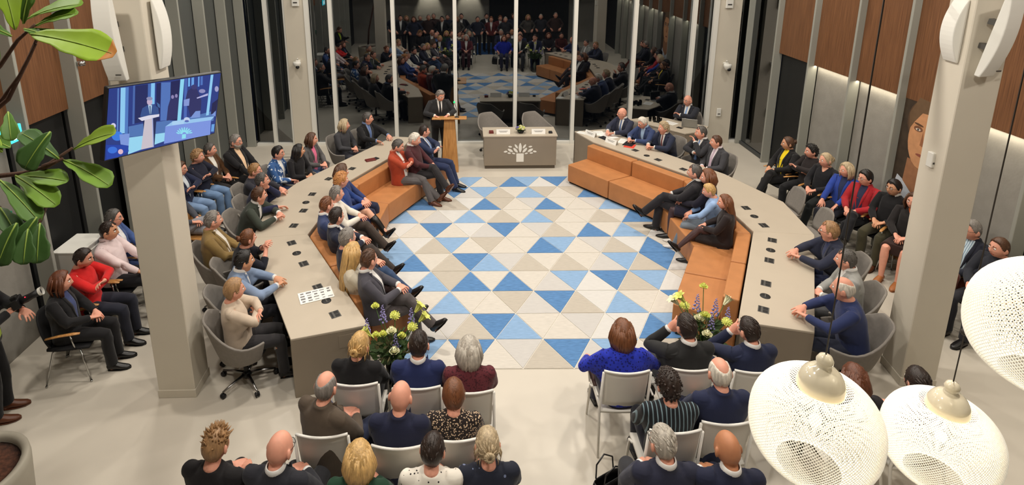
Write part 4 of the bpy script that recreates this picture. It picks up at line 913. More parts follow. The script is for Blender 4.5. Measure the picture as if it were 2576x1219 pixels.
def limb(mb, pts, rs, n=14, up=(0, 0, 1)): return mb.tube([tuple(p) for p in pts], rs, n, up=up)
def lerp(a, b, t): return a+(b-a)*t
def build_template(sit):
    J = joints(sit); P = J['P']; T = {'J': J}
    z = lambda q: P+q
    # body ------------------------------------------------
    mb = MB(); superring(mb, [(z(-.12), .06, .05, .05, 0), (z(-.10), .135, .10, .10, -.005), (z(0), .155, .105, .11, -.005), (z(.1), .145, .10, .10, -.01), (z(.2), .142, .105, .10, -.015), (z(.3), .155, .115, .105, -.02), (z(.38), .165, .105, .10, -.02), (z(.44), .15, .085, .085, -.022), (z(.485), .085, .065, .065, -.022), (z(.50), .05, .05, .05, -.022)])
    limb(mb, [J['neck']+A((0, -.012, -.05)), J['neck']+A((0, -.006, .02)), J['head']+A((0, .004, .0)), J['hc']+A((0, -.012, -.03))], [.064, .058, .055, .05], 18, (0, 1, 0)); add_head(mb, J['hc'])
    for s, n in ((1, 'R'), (-1, 'L')):
        S, E_, W_ = J['sh'+n], J['el'+n], J['wr'+n]
        limb(mb, [S+A((-s*.06, 0, .01)), S, lerp(S, E_, .35), lerp(S, E_, .8), E_, lerp(E_, W_, .25), lerp(E_, W_, .7), W_, W_+unit(W_-E_)*.01], [.05, .054, .048, .041, .039, .041, .032, .0265, .024], 14)
        add_hand(mb, W_, unit(W_-E_)+A((-s*.12, 0, -.05)), s)
        H_, K_, N_ = J['hip'+n], J['kn'+n], J['an'+n]
        limb(mb, [lerp(H_, K_, -.1), lerp(H_, K_, .1), lerp(H_, K_, .4), lerp(H_, K_, .8), K_], [.07, .084, .078, .062, .052], 16, (0, 1, .3)); limb(mb, [lerp(K_, N_, -.08), lerp(K_, N_, .04), lerp(K_, N_, .28), lerp(K_, N_, .6), lerp(K_, N_, .9), N_+A((0, 0, -.03))], [.04, .052, .056, .046, .036, .034], 14, (0, 1, 0))
        limb(mb, [N_+A((0, -.05, -.045)), N_+A((0, -.02, -.045)), N_+A((0, .05, -.042)), N_+A((0, .11, -.056)), N_+A((0, .17, -.064))], [(.022, .025), (.032, .038), (.036, .034), (.042, .024), (.03, .016)], 12, (0, 0, 1))
    me = remeshed(mb, .0052, .075, 1); V, W_, idx = skin_weights(me, J, None, 5)
    # material regions: 0 skin, 1 lips, 2 brow, 3 lower limbs
    hc = J['hc']; mi = []; q = (V-hc)/HS
    for p in me.polygons:
        vv = list(p.vertices); c = q[vv].mean(0); b = BONES[idx[vv[0]]]; m_ = 0
        if c[1] > .07 and abs(c[0]) < .024 and abs(c[2]+.057) < .0085: m_ = 1
        elif c[1] > .066 and .010 < abs(c[0]) < .046 and abs(c[2]-.034-.004*(abs(c[0]) < .034)) < .0055: m_ = 2
        elif b[:2] in ('th', 'fo') or b.startswith('shR') or b.startswith('shL'): m_ = 3
        mi.append(m_)
    me.polygons.foreach_set('material_index', mi); T['body'] = (me, V, W_)
    tall = {'pelvis', 'spine', 'chest', 'neck', 'uaR', 'faR', 'uaL', 'faL'}
    rn = random.Random(4); ph = [(rn.uniform(0, 6), A([rn.uniform(-1, 1) for _ in range(3)])*rn.uniform(18, 60), rn.uniform(.4, 1)) for _ in range(9)]
    def wr(V_):
        o_ = np.zeros(len(V_))
        for f0, k_, a_ in ph: o_ += a_*np.sin(V_@k_+f0)
        return o_*.0011
    def top(name, hem, wide, sl, coll, extra=0, vox=.0085, ratio=.17):
        mb = MB(); w_ = wide; st = [(z(hem), .172*w_, .135*w_, .14*w_, -.01), (z(hem+.03), .182*w_, .142*w_, .15*w_, -.01), (z(.02), .180*w_, .135*w_, .145*w_, -.01), (z(.12), .168*w_, .13*w_, .132*w_, -.012), (z(.22), .174*w_, .132*w_, .127*w_, -.016), (z(.32), .190*w_, .138*w_, .130*w_, -.02), (z(.39), .202, .124, .120, -.02), (z(.44), .188, .100, .106, -.022), (z(.478), .138, .082, .092, -.022), (z(.505), .094, .071, .079, -.02), (z(.522), .075, .066, .072, -.018)]
        if coll: st.append((z(.545), .068, .060, .072, -.016))
        superring(mb, st)
        for s, n in ((1, 'R'), (-1, 'L')):
            S, E_, W2 = J['sh'+n], J['el'+n], J['wr'+n]; r = A((.070, .070, .063, .055, .054, .053, .046, .040))*(.93+.07*w_)+extra
            pts = [S+A((-s*.07, 0, .005)), S+A((s*.004, 0, 0)), lerp(S, E_, .35), lerp(S, E_, .85), E_, lerp(E_, W2, .25), lerp(E_, W2, .7), lerp(E_, W2, .97)]
            if sl < 1:
                k_ = 3 if sl < .5 else 6; pts = pts[:k_]+[lerp(pts[k_-1], pts[k_], .6)]; r = list(r[:k_])+[r[k_-1]*1.02]
            limb(mb, pts, list(r), 16)
        me = remeshed(mb, vox, ratio, 5, wr); V, W2, _ = skin_weights(me, J, tall, 7); T[name] = (me, V, W2); return me
    top('jacket', -.10, 1.06, 1, True, .002); top('sweater', -.07, 1.0, 1, False); top('blouse_short', -.06, .97, .6, False)
    # trousers / skirt -------------------------------------
    mb = MB(); superring(mb, [(z(-.125), .08, .07, .07, 0), (z(-.11), .15, .12, .125, -.005), (z(0), .172, .125, .13, -.008), (z(.1), .158, .115, .118, -.012), (z(.14), .15, .11, .11, -.012)])
    for s, n in ((1, 'R'), (-1, 'L')):
        H_, K_, N_ = J['hip'+n], J['kn'+n], J['an'+n]; K2 = lerp(K_, H_, .02)
        if sit: limb(mb, [lerp(H_, K_, -.16), lerp(H_, K_, .08), lerp(H_, K_, .45), lerp(H_, K_, .85), K_+A((0, .018, -.015)), K_+A((0, .016, -.06)), lerp(K_, N_, .35), lerp(K_, N_, .7), lerp(K_, N_, 1.0)], [.075, .094, .088, .074, .068, .066, .068, .062, .063], 16, (1, 0, 0))
        else: limb(mb, [lerp(H_, K_, -.06), lerp(H_, K_, .15), lerp(H_, K_, .5), K_, lerp(K_, N_, .35), lerp(K_, N_, .7), lerp(K_, N_, 1.02)], [.085, .092, .083, .070, .070, .064, .066], 16, (0, 1, 0))
    me = remeshed(mb, .009, .16, 4, wr); V, W_, _ = skin_weights(me, J, {'pelvis', 'thR', 'shR_', 'thL', 'shL_'}, 6); T['trousers'] = (me, V, W_)
    if sit:
        mb = MB(); superring(mb, [(z(-.13), .16, .13, .12, -.005), (z(-.11), .18, .14, .135, -.005), (z(0), .176, .13, .135, -.008), (z(.1), .16, .12, .12, -.012), (z(.15), .15, .11, .11, -.012)])
        mb.tube([(0, -.05, P-.02), (0, .08, P-.02), (0, .22, P-.018), (0, .35, P-.018), (0, .395, P-.02)], [(.185, .10), (.20, .105), (.205, .098), (.20, .092), (.196, .088)], 26, up=(0, 0, 1))
        for s, n in ((1, 'R'), (-1, 'L')): limb(mb, [lerp(J['hip'+n], J['kn'+n], -.1), lerp(J['hip'+n], J['kn'+n], .4), lerp(J['hip'+n], J['kn'+n], .92)], [.09, .095, .085], 14, (1, 0, 0))
        me = remeshed(mb, .009, .16, 4, wr); V, W_, _ = skin_weights(me, J, {'pelvis', 'thR', 'thL'}, 10); T['skirt'] = (me, V, W_)
    # shoes and boots --------------------------------------
    for s, n in ((1, 'R'), (-1, 'L')):
        N_ = J['an'+n]
        for nm, tall_ in (('shoe', 0), ('boot', 1)):
            mb = MB(); mb.tube([tuple(N_+A(p)) for p in ((0, -.068, -.040), (0, -.055, -.036), (0, -.01, -.028), (0, .05, -.036), (0, .11, -.050), (0, .17, -.058), (0, .205, -.062))], [(.015, .02), (.034, .040), (.039, .050), (.042, .042), (.047, .030), (.038, .021), (.012, .012)], 14, up=(0, 0, 1))
            mb.tube([tuple(N_+A(p)) for p in ((0, -.055, -.079), (0, .02, -.080), (0, .10, -.080), (0, .17, -.080), (0, .205, -.079))], [(.026, .006), (.037, .006), (.046, .006), (.038, .006), (.014, .005)], 10, up=(0, 0, 1))
            if tall_: limb(mb, [N_+A((0, -.01, -.04)), N_+A((0, -.012, .04)), lerp(N_, J['kn'+n], .35), lerp(N_, J['kn'+n], .55), lerp(N_, J['kn'+n], .74)], [.045, .044, .054, .063, .062], 14, (0, 1, 0))
            me = mb.mesh(nm); me.polygons.foreach_set('use_smooth', [True]*len(me.polygons)); V, W_, _ = skin_weights(me, J, {'fo'+n} if not tall_ else {'fo'+n, 'sh'+n+'_'}, 3); T[nm+n] = (me, V, W_)
    # shirt front, tie, lapels, collar, cuffs --------------
    jm, jV, jW = T['jacket']; jm.calc_loop_triangles(); bv = BVHTree.FromPolygons([tuple(v) for v in jV], [tuple(p.vertices) for p in jm.polygons])
    sm_, sV, sW = T['sweater']; bs = BVHTree.FromPolygons([tuple(v) for v in sV], [tuple(p.vertices) for p in sm_.polygons])
    def drape(name, rows, off, solid, tree=bv, base=(jV, jW)):
        vs = []; nr = len(rows); nc = len(rows[0])
        for r_ in rows:
            for x, zz in r_:
                h_ = tree.ray_cast(Vector((x, .6, zz)), Vector((0, -1, 0))); y = h_[0].y if h_[0] is not None else .06; vs.append((x, y+off, zz))
        inner = [(x, y-solid, zz) for x, y, zz in vs]; n_ = len(vs); fs = []
        for i in range(nr-1):
            for j in range(nc-1): a, b, c, d = i*nc+j, i*nc+j+1, (i+1)*nc+j+1, (i+1)*nc+j; fs += [(a, b, c, d), (n_+d, n_+c, n_+b, n_+a)]
        ring = [j for j in range(nc)]+[i*nc+nc-1 for i in range(1, nr)]+[(nr-1)*nc+j for j in range(nc-2, -1, -1)]+[i*nc for i in range(nr-2, 0, -1)]
        for a, b in zip(ring, ring[1:]+ring[:1]): fs.append((a, n_+a, n_+b, b))
        me = MB().add(vs+inner, fs, True).mesh(name); V = coords(me); W_ = np.zeros((len(V), len(BONES)))
        for i, v in enumerate(V): k_ = np.argsort(((base[0]-v)**2).sum(1))[:4]; W_[i] = base[1][k_].mean(0)
        T[name] = (me, V, W_)
    zt, zb = z(.518), z(.10)
    N9 = [i/9 for i in range(10)]; hw = lambda u: .058*(1-u)**.8+.004
    drape('shirt_front', [[(x*hw(u), zt-(zt-zb)*u) for x in (-1, -.6, -.2, .2, .6, 1)] for u in N9], .0035, .012)
    drape('tie', [[(x*(.013+.022*u), zt-.02-(zt-zb-.02)*u*.95) for x in (-1, 0, 1)] for u in N9], .0095, .006)
    for s, n in ((1, 'R'), (-1, 'L')): drape('lapel'+n, [[(s*(hw(u)+x*(.036*math.sin(PI*min(1, .15+u*.95))+.004)), zt-(zt-zb)*u) for x in (0, .5, 1)] for u in N9], .008, .010)
    drape('shirt_front_open', [[(x*(.05+.02*u), zt-(zt-z(-.04))*u) for x in (-1, -.5, 0, .5, 1)] for u in N9], .0035, .012)
    drape('v_neck', [[(x*(.055*(1-u)**.7+.003), z(.512)-.085*u) for x in (-1, -.5, 0, .5, 1)] for u in N9], .003, .01, bs, (sV, sW))
    mb = MB(); pts = []
    nk = J['neck']
    for k_ in range(25):
        a = -.42+2*PI*k_/24*(1-.134)+PI/2+.42*2; pts.append((.063*math.cos(a), nk[1]+.006+.068*math.sin(a), nk[2]+.054-.030*(math.sin(a) > .5)*math.sin(a)))
    mb.tube(pts, [(.006, .021)]*25, 8, up=(0, 0, 1)); me = mb.mesh('shirt_collar'); V, W_, _ = skin_weights(me, J, {'neck', 'chest'}, 2); W_[:] = 0; W_[:, BONES.index('chest')] = .6; W_[:, BONES.index('neck')] = .4; T['shirt_collar'] = (me, V, W_)
    for s, n in ((1, 'R'), (-1, 'L')):
        E_, W2 = J['el'+n], J['wr'+n]; mb = MB(); limb(mb, [lerp(E_, W2, .90), lerp(E_, W2, 1.0), lerp(E_, W2, 1.045)], [.036, .038, .037], 14); me = mb.mesh('shirt_cuff'); V = coords(me); W_ = np.zeros((len(V), len(BONES))); W_[:, BONES.index('fa'+n)] = 1; T['cuff'+n] = (me, V, W_)
    return T
# ---- hair, glasses, beards (centred on the head)
def hairline(az, kind):
    a = abs(math.degrees(az)); pts = {'short': [(0, 46), (35, 44), (58, 30), (74, 4), (86, -8), (96, 8), (108, -14), (130, -44), (180, -60)], 'recede': [(0, 66), (30, 58), (50, 58), (68, 22), (80, 0), (90, -4), (98, 10), (110, -14), (130, -42), (180, -56)],
        'long': [(0, 50), (35, 44), (60, 20), (76, -10), (90, -26), (110, -40), (180, -52)]}[kind]
    for (x0, y0), (x1, y1) in zip(pts, pts[1:]):
        if a <= x1: return y0+(y1-y0)*(a-x0)/(x1-x0)
    return pts[-1][1]
def lock(mb, pts, r0, r1, n=6, flat=.6):
    k = len(pts); mb.tube([tuple(p) for p in pts], [(r0+(r1-r0)*(i/(k-1))**1.6, (r0+(r1-r0)*(i/(k-1))**1.6)*flat) for i in range(k)], n, up=(0, 1, .2))
def surf(az, el, off=0):
    d = A([[math.cos(el)*math.sin(az), math.cos(el)*math.cos(az), math.sin(el)]]); p = head_pts(d)[0]; return p+unit(p)*off
HAIRC = {}
def hair_mesh(kind, seed=0):
    key = (kind, seed)
    if key in HAIRC: return HAIRC[key]
    r = random.Random(seed*7+len(kind)); mb = MB(); NA_, NE = 52, 28; base = {'short': 'short', 'crop': 'short', 'side': 'short', 'spiky': 'short', 'curly': 'short', 'pixie': 'short', 'recede': 'recede', 'fringe': 'short', 'thin': 'recede'}.get(kind, 'long')
    th = {'short': .013, 'crop': .008, 'side': .017, 'spiky': .014, 'curly': .022, 'pixie': .020, 'recede': .010, 'fringe': .007, 'thin': .005, 'bob': .022, 'bun': .012, 'pony': .012, 'long': .016, 'messybun': .014}[kind]*HS
    D = []; off = []
    p1, p2 = r.uniform(0, 6), r.uniform(0, 6)
    for i in range(NE+1):
        el = math.radians(-74+164*i/NE)
        for j in range(NA_):
            az = -PI+2*PI*j/NA_; b = hairline(az, base); e = math.degrees(el)
            m = min(1, max(0, (e-b)/9+.25))
            if kind == 'fringe':
                m2 = min(1, max(0, (44-9*math.cos(az*2)-e)/10)) if abs(az) > 1.1 else 0; m = min(m, m2)
            if kind == 'thin': m = min(m, .75+.25*math.sin(az*9+e*.2))
            rid = .0016*math.sin(az*26+2.2*math.sin(e*.05+p1))+.0014*math.sin(az*47+p2+e*.07)
            t = th*(.75+.45*max(0, math.sin(el)))
            if kind == 'side': t *= 1+.28*math.sin(az+1.2)*max(0, math.sin(el))
            if kind in ('pixie',): t *= 1+.2*(math.cos(az) < -.2)
            if kind == 'bob': t *= 1+.5*max(0, -math.cos(az)*.7+.3)*(1-abs(math.sin(el)))
            if kind == 'curly': rid = .006*math.sin(az*9+p1+e*.11)*math.sin(e*.13+az*3)
            m = m*m*(3-2*m); D.append((math.cos(el)*math.sin(az), math.cos(el)*math.cos(az), math.sin(el))); off.append(-.010+m*(.010+t+rid*(m > .5)))
    Pt = head_pts(A(D)); nrm = Pt/np.linalg.norm(Pt, axis=1, keepdims=True); Pt = Pt+nrm*A(off)[:, None]
    fs = [(i*NA_+(j+1) % NA_, i*NA_+j, (i+1)*NA_+j, (i+1)*NA_+(j+1) % NA_) for i in range(NE) for j in range(NA_)]
    fs = [f[::-1] if False else f for f in fs]; mb.add([tuple(p) for p in Pt], fs+[tuple(range(NA_))], True)
    mb.f[-1] = mb.f[-1]
    if kind == 'spiky':
        for k_ in range(120):
            az = r.uniform(-PI, PI); el = math.radians(r.uniform(20, 88)); p = surf(az, el, th*.5); d = unit(unit(p)+A((r.uniform(-.4, .4), r.uniform(-.2, .5), r.uniform(0, .5)))); lock(mb, [p, p+d*.022, p+d*.042], .009, .001, 5, .8)
    if kind == 'curly':
        for k_ in range(260):
            az = r.uniform(-PI, PI); b = hairline(az, 'short'); el = math.radians(r.uniform(max(b+2, -45), 88)); p = surf(az, el, th*r.uniform(.7, 1.25)); q = r.uniform(.007, .013); mb.ball(tuple(p), (q, q, q*.8), 6, 5)
    if kind in ('short', 'side', 'pixie', 'thin', 'recede', 'crop'):
        for k_ in range(70 if kind != 'thin' else 30):   # combed locks
            az = r.uniform(-PI, PI); el = math.radians(r.uniform(35 if abs(az) < 1.2 else 5, 85)); p = surf(az, el, th*.85); s = A((1., -.4, .1)) if kind == 'side' else A((.25, -1., -.2)); d = unit(s-unit(p)*(s@unit(p))); p2_ = p+d*.028; p2_ = unit(p2_)*(np.linalg.norm(p)+.002); p3 = p+d*.052; p3 = unit(p3)*(np.linalg.norm(p)-.001); lock(mb, [p, p2_, p3], .007, .002, 5, .5)
    if kind in ('bob', 'long'):
        L_ = .10 if kind == 'bob' else .40
        for k_ in range(54):
            az = math.radians(r.uniform(72, 288)); s_ = math.sin(az); c_ = math.cos(az); p0 = surf(az, math.radians(r.uniform(25, 50)), th*.9); p1_ = surf(az, 0, th*1.15); ln = L_*r.uniform(.85, 1.05)
            if kind == 'bob': q = [p0, p1_, p1_+A((s_*.012, c_*.010-.004, -.05)), p1_*A((.97, .95, 1))+A((0, -.004, -.05-ln*.5)), p1_*A((.88, .86, 1))+A((0, .0, -.045-ln))]; lock(mb, q, .017, .010, 6)
            else: q = [p0, p1_, p1_+A((s_*.008, -.008, -.07)), A((p1_[0]*1.08, min(p1_[1], -.02)-.03, -.16)), A((p1_[0]*1.12, min(p1_[1], -.03)-.048, -.10-ln*.6)), A((p1_[0]*.9, min(p1_[1], -.03)-.05, -.08-ln))]; lock(mb, q, .017, .007, 6)
    if kind in ('bun', 'messybun', 'pony'):
        cz = A((0, -.112, .03 if kind == 'bun' else .005))*HS
        if kind == 'pony': 
            for k_ in range(10): lock(mb, [cz+A((r.uniform(-.01, .01), .01, .02)), cz+A((r.uniform(-.02, .02), -.03, .0)), cz+A((r.uniform(-.03, .03), -.035, -.07)), cz+A((r.uniform(-.02, .02), -.01, -.15))], .016, .005, 6)
        else:
            mb.ball(tuple(cz), (.036, .030, .034), 12, 8)
            for k_ in range(16): a = k_*2.4; e = A((math.cos(a), 0, math.sin(a))); f_ = A((-math.sin(a), -.6, math.cos(a))); lock(mb, [cz+e*.012-A((0, .03, 0)), cz+e*.034-A((0, .018, 0))+f_*.008, cz+e*.036+f_*.02], .012, .006, 6)
        for k_ in range(34):
            az = r.uniform(-PI, PI); el = math.radians(r.uniform(hairline(az, 'long')+8, 80)); p = surf(az, el, th); q = lerp(p, cz, .5); q = unit(q)*(np.linalg.norm(p)*.5+np.linalg.norm(cz)*.5+.002); lock(mb, [p, q, cz+(q-cz)*.25], .009, .005, 5, .5)
        if kind == 'messybun':
            for k_ in range(14): az = r.choice((-1, 1))*r.uniform(1.4, 2.9); p = surf(az, math.radians(r.uniform(-25, 20)), th); lock(mb, [p, p+A((math.sin(az)*.012, -.01, -.03)), p+A((math.sin(az)*.006, -.004, -.08))], .006, .001, 5)
    HAIRC[key] = mb.mesh('hair_'+kind); return HAIRC[key]
def beard_mesh(kind):
    key = ('beard', kind)
    if key in HAIRC: return HAIRC[key]
    NA_, NE = 30, 14; D = []; off = []
    for i in range(NE+1):
        el = math.radians(-75+66*i/NE)
        for j in range(NA_+1):
            az = math.radians(-95+190*j/NA_); e = math.degrees(el); a = abs(math.degrees(az)); lip = (a < 16 and -34 < e < -24)
            lim = (-20-14*(a < 35)*0) if a > 40 else -16; lim = -18 if a < 60 else -18+.6*(a-60)
            if kind == 'goatee': m = max(0, 1-((a/24)**2))*(e < -18)
            else: m = min(1, max(0, (lim-e)/6))*min(1, max(0, (92-a)/8))
            if lip: m = 0
            D.append((math.cos(el)*math.sin(az), math.cos(el)*math.cos(az), math.sin(el))); off.append(-.008+min(1, m*1.5)*(.021+.002*math.sin(az*40+e)))
    Pt = head_pts(A(D)); Pt += Pt/np.linalg.norm(Pt, axis=1, keepdims=True)*A(off)[:, None]; w_ = NA_+1
    HAIRC[key] = MB().add([tuple(p) for p in Pt], [(i*w_+j+1, i*w_+j, (i+1)*w_+j, (i+1)*w_+j+1) for i in range(NE) for j in range(NA_)], True).mesh('beard'); return HAIRC[key]
def glasses_mesh():
    if 'gl' in HAIRC: return HAIRC['gl']
    mb = MB(); y = .094*HS
    for s in (-1, 1): mb.tube([((s*.033+.0235*math.cos(a))*HS, y-.012*abs(math.cos(a)*.3+s*.3*math.cos(a))-.004, (.012+.018*math.sin(a))*HS) for a in [2*PI*k_/16 for k_ in range(17)]], .0021, 5); mb.tube([(s*.056*HS, y-.010, .018*HS), (s*.078*HS, .05, .018*HS), (s*.083*HS, .0, .016*HS), (s*.083*HS, -.02, .0)], .0021, 5)
    mb.tube([(-.010*HS, y-.001, .015*HS), (0, y+.003, .018*HS), (.010*HS, y-.001, .015*HS)], .002, 5); HAIRC['gl'] = mb.mesh('glasses'); return HAIRC['gl']
def eye_mesh():
    if 'eye' in HAIRC: return HAIRC['eye']
    mb = MB(); mb.ball((0, 0, 0), .0122*HS, 12, 8); mb.cur = 1; mb.lathe([(.0055*HS, .0113*HS), (.001, .0132*HS)], 10, (0, 0, 0), M=Matrix.Rotation(-PI/2, 4, 'X')); HAIRC['eye'] = mb.mesh('eye'); return HAIRC['eye']
# ---- posing
def frame(d, n): d = unit(d); n = unit(n-d*(n@d)); return np.stack([d, n, np.cross(d, n)], 1)
def ik(S, W_, L1, L2, pole):
    v = W_-S; dist = np.linalg.norm(v); mx = (L1+L2)*.995
    if dist > mx: W_ = S+v/dist*mx; v = W_-S; dist = mx
    d = v/dist; a = (L1*L1-L2*L2+dist*dist)/(2*dist); hgt = math.sqrt(max(1e-8, L1*L1-a*a)); p = A(pole, float); p = unit(p-d*(p@d)); return S+d*a+p*hgt, W_
ARMS = {'lap': ((.070, .285, .705), (1, -.5, -.5)), 'thigh': ((.125, .36, .665), (1, -.5, -.2)), 'table': ((.095, .45, .815), (1, -.3, -.4)), 'tablew': ((.20, .43, .815), (1, -.2, -.4)), 'crossA': ((-.055, .215, .83), (1, .6, -.4)), 'crossB': ((-.06, .250, .885), (1, .6, -.4)),
        'chin': ((.055, .205, 1.035), (.8, .4, -1)), 'face': ((.10, .17, 1.06), (.9, .5, -1)), 'rest': ((.27, .26, .72), (1, -.6, -.3)), 'down': ((.22, .10, .62), (1, -.8, 0)), 'hold': ((.06, .26, .80), (1, -.3, -.6)), 'clasp_up': ((.055, .36, .98), (.8, .2, -1)), 'nape': ((.14, .02, 1.22), (1, .6, .3))}
LEGS = {'par': (((.105, .45, .085), (.05, .3, 1)), ((-.105, .45, .085), (-.05, .3, 1))), 'fwd': (((.10, .60, .085), (.05, .3, 1)), ((-.11, .56, .085), (-.05, .3, 1))), 'wide': (((.22, .47, .085), (.35, .3, 1)), ((-.22, .47, .085), (-.35, .3, 1))), 'back': (((.10, .33, .085), (.05, .3, 1)), ((-.10, .36, .085), (-.05, .3, 1))),
        'cross': (((-.17, .64, .34), (-.25, .3, 1)), ((-.03, .47, .085), (0, .3, 1))), 'crossL': (((.03, .47, .085), (0, .3, 1)), ((.17, .64, .34), (.25, .3, 1))), 'crosslow': (((-.10, .70, .13), (-.25, .2, 1)), ((-.01, .60, .085), (0, .3, 1)))}
def pose(T, q, sit, seat, s):
    J = T['J']; B = {}; dz = (seat/s-.45) if sit else 0
    lean, twist, side = q.get('lean', -6 if sit else 1), q.get('twist', 0), q.get('side', 0); hy, hp, hr = q.get('hy', 0), q.get('hp', 4), q.get('hr', 0)
    pp = J['pelvis']+A((0, 0, dz)); Rp = rX(-lean*.45); B['pelvis'] = (Rp, J['pelvis'], pp)
    f = lambda b, j: B[b][2]+B[b][0]@(J[j]-B[b][1])
    Rs = Rp@rZ(twist*.4)@rX(-lean*.3)@rY(side*.5); B['spine'] = (Rs, J['spine'], f('pelvis', 'spine')); Rc = Rs@rZ(twist*.6)@rX(-lean*.25)@rY(side*.5); B['chest'] = (Rc, J['chest'], f('spine', 'chest'))
    Rn = Rc@rZ(hy*.35)@rX(lean*.5-hp*.4); B['neck'] = (Rn, J['neck'], f('chest', 'neck')); Rh = Rn@rZ(hy*.65)@rX(lean*.5-hp*.6)@rY(hr); B['head'] = (Rh, J['head'], f('neck', 'head'))
    arms = q.get('arms', 'lap'); arms = (arms, arms) if isinstance(arms, str) else arms
    if arms == ('cross', 'cross'): arms = ('crossA', 'crossB')
    for i, (sg, n) in enumerate(((1, 'R'), (-1, 'L'))):
        a = arms[i]; w_, pole = ARMS[a] if isinstance(a, str) else a; w_ = A(w_)*A((sg, 1, 1)); w_ = w_+A((0, 0, 0 if q.get('abs') else dz)); pole = A(pole)*A((sg, 1, 1)); bend = q.get('hand', {}).get(n, 28 if isinstance(a, str) and a[:5] == 'cross' else 0)
        if not sit and not q.get('abs'): w_ = w_+A((0, 0, J['P']-.54))
        S = f('chest', 'sh'+n); L1 = np.linalg.norm(J['el'+n]-J['sh'+n]); L2 = np.linalg.norm(J['wr'+n]-J['el'+n]); E_, W_ = ik(S, w_, L1, L2, pole)
        n0 = np.cross(J['el'+n]-J['sh'+n], J['wr'+n]-J['el'+n]); n1 = np.cross(E_-S, W_-E_)
        R1 = frame(E_-S, n1)@frame(J['el'+n]-J['sh'+n], n0).T; R2 = frame(W_-E_, n1)@frame(J['wr'+n]-J['el'+n], n0).T
        B['ua'+n] = (R1, J['sh'+n], S); B['fa'+n] = (R2, J['el'+n], E_); ax = unit(n1); th = math.radians(bend); K = A(((0, -ax[2], ax[1]), (ax[2], 0, -ax[0]), (-ax[1], ax[0], 0))); Rr = np.eye(3)+math.sin(th)*K+(1-math.cos(th))*K@K
        B['ha'+n] = (Rr@R2, J['wr'+n], W_)
    lg = q.get('legs', 'par' if sit else 'stand'); lg = (((.105, .0, .085), (.1, 1, 0)), ((-.105, .03, .085), (-.1, 1, 0))) if lg == 'stand' else (LEGS[lg] if isinstance(lg, str) else lg)
    for (sg, n), (an, pole) in zip(((1, 'R'), (-1, 'L')), lg):
        H_ = f('pelvis', 'hip'+n); L1 = np.linalg.norm(J['kn'+n]-J['hip'+n]); L2 = np.linalg.norm(J['an'+n]-J['kn'+n]); K_, N_ = ik(H_, A(an, float), L1, L2, pole)
        n0 = np.cross(J['kn'+n]-J['hip'+n], J['an'+n]-J['kn'+n]); n1 = np.cross(K_-H_, N_-K_); R1 = frame(K_-H_, n1)@frame(J['kn'+n]-J['hip'+n], n0).T; R2 = frame(N_-K_, n1)@frame(J['an'+n]-J['kn'+n], n0).T
        B['th'+n] = (R1, J['hip'+n], H_); B['sh'+n+'_'] = (R2, J['kn'+n], K_); fl = N_-H_; yaw = math.degrees(math.atan2(-(K_-H_)[0], max(.05, (K_-H_)[1]))) if sit else q.get('toe', 0)*sg
        B['fo'+n] = (R2@rX(12) if an[2] > .11 else rZ(yaw*.7), J['an'+n], N_)
    return B
def deform(V, W_, B, girth=0, P=.54):
    out = np.zeros_like(V)
    if girth:
        c = A((0, -.015)); d = V[:, :2]-c; k_ = girth*np.exp(-((V[:, 2]-(P+.14))/.17)**2)*np.clip(W_[:, 0]+W_[:, 1]+W_[:, 2], 0, 1); V = V.copy(); V[:, 0] += d[:, 0]*k_*.8; V[:, 1] += d[:, 1]*k_*1.25+k_*.03
    for i, b in enumerate(BONES):
        w_ = W_[:, i]; m = w_ > 1e-4
        if m.any(): R, j, p = B[b]; out[m] += w_[m][:, None]*((V[m]-j)@R.T+p)
    return out
TEMPL = {True: build_template(True), False: build_template(False)}
# ---- materials for people
SKIN = {'light': (222, 172, 144), 'pink': (224, 160, 136), 'warm': (208, 152, 118), 'tan': (188, 128, 92), 'brown': (140, 88, 60)}
HAIRM = {'black': (26, 22, 20), 'dark': (44, 32, 26), 'brown': (82, 54, 36), 'auburn': (98, 54, 32), 'chestnut': (112, 68, 40), 'blond': (196, 158, 100), 'darkblond': (150, 112, 70), 'strawberry': (188, 130, 76), 'grey': (128, 122, 116), 'darkgrey': (84, 80, 76), 'lightgrey': (176, 168, 156), 'white': (214, 206, 192), 'greyblond': (180, 160, 128), 'sandy': (160, 124, 86)}
def skin(k): return mat('skin_'+k, SKIN[k], .5, nscale=14, namt=.07, spec=.4, sss=.12, bump=.03, bscale=80)
def hairmat(k): return mat('hair_'+k, HAIRM[k], .42, nscale=55, namt=.28, bump=.35, bscale=140, spec=.5, stretch=(1, 1, .22))
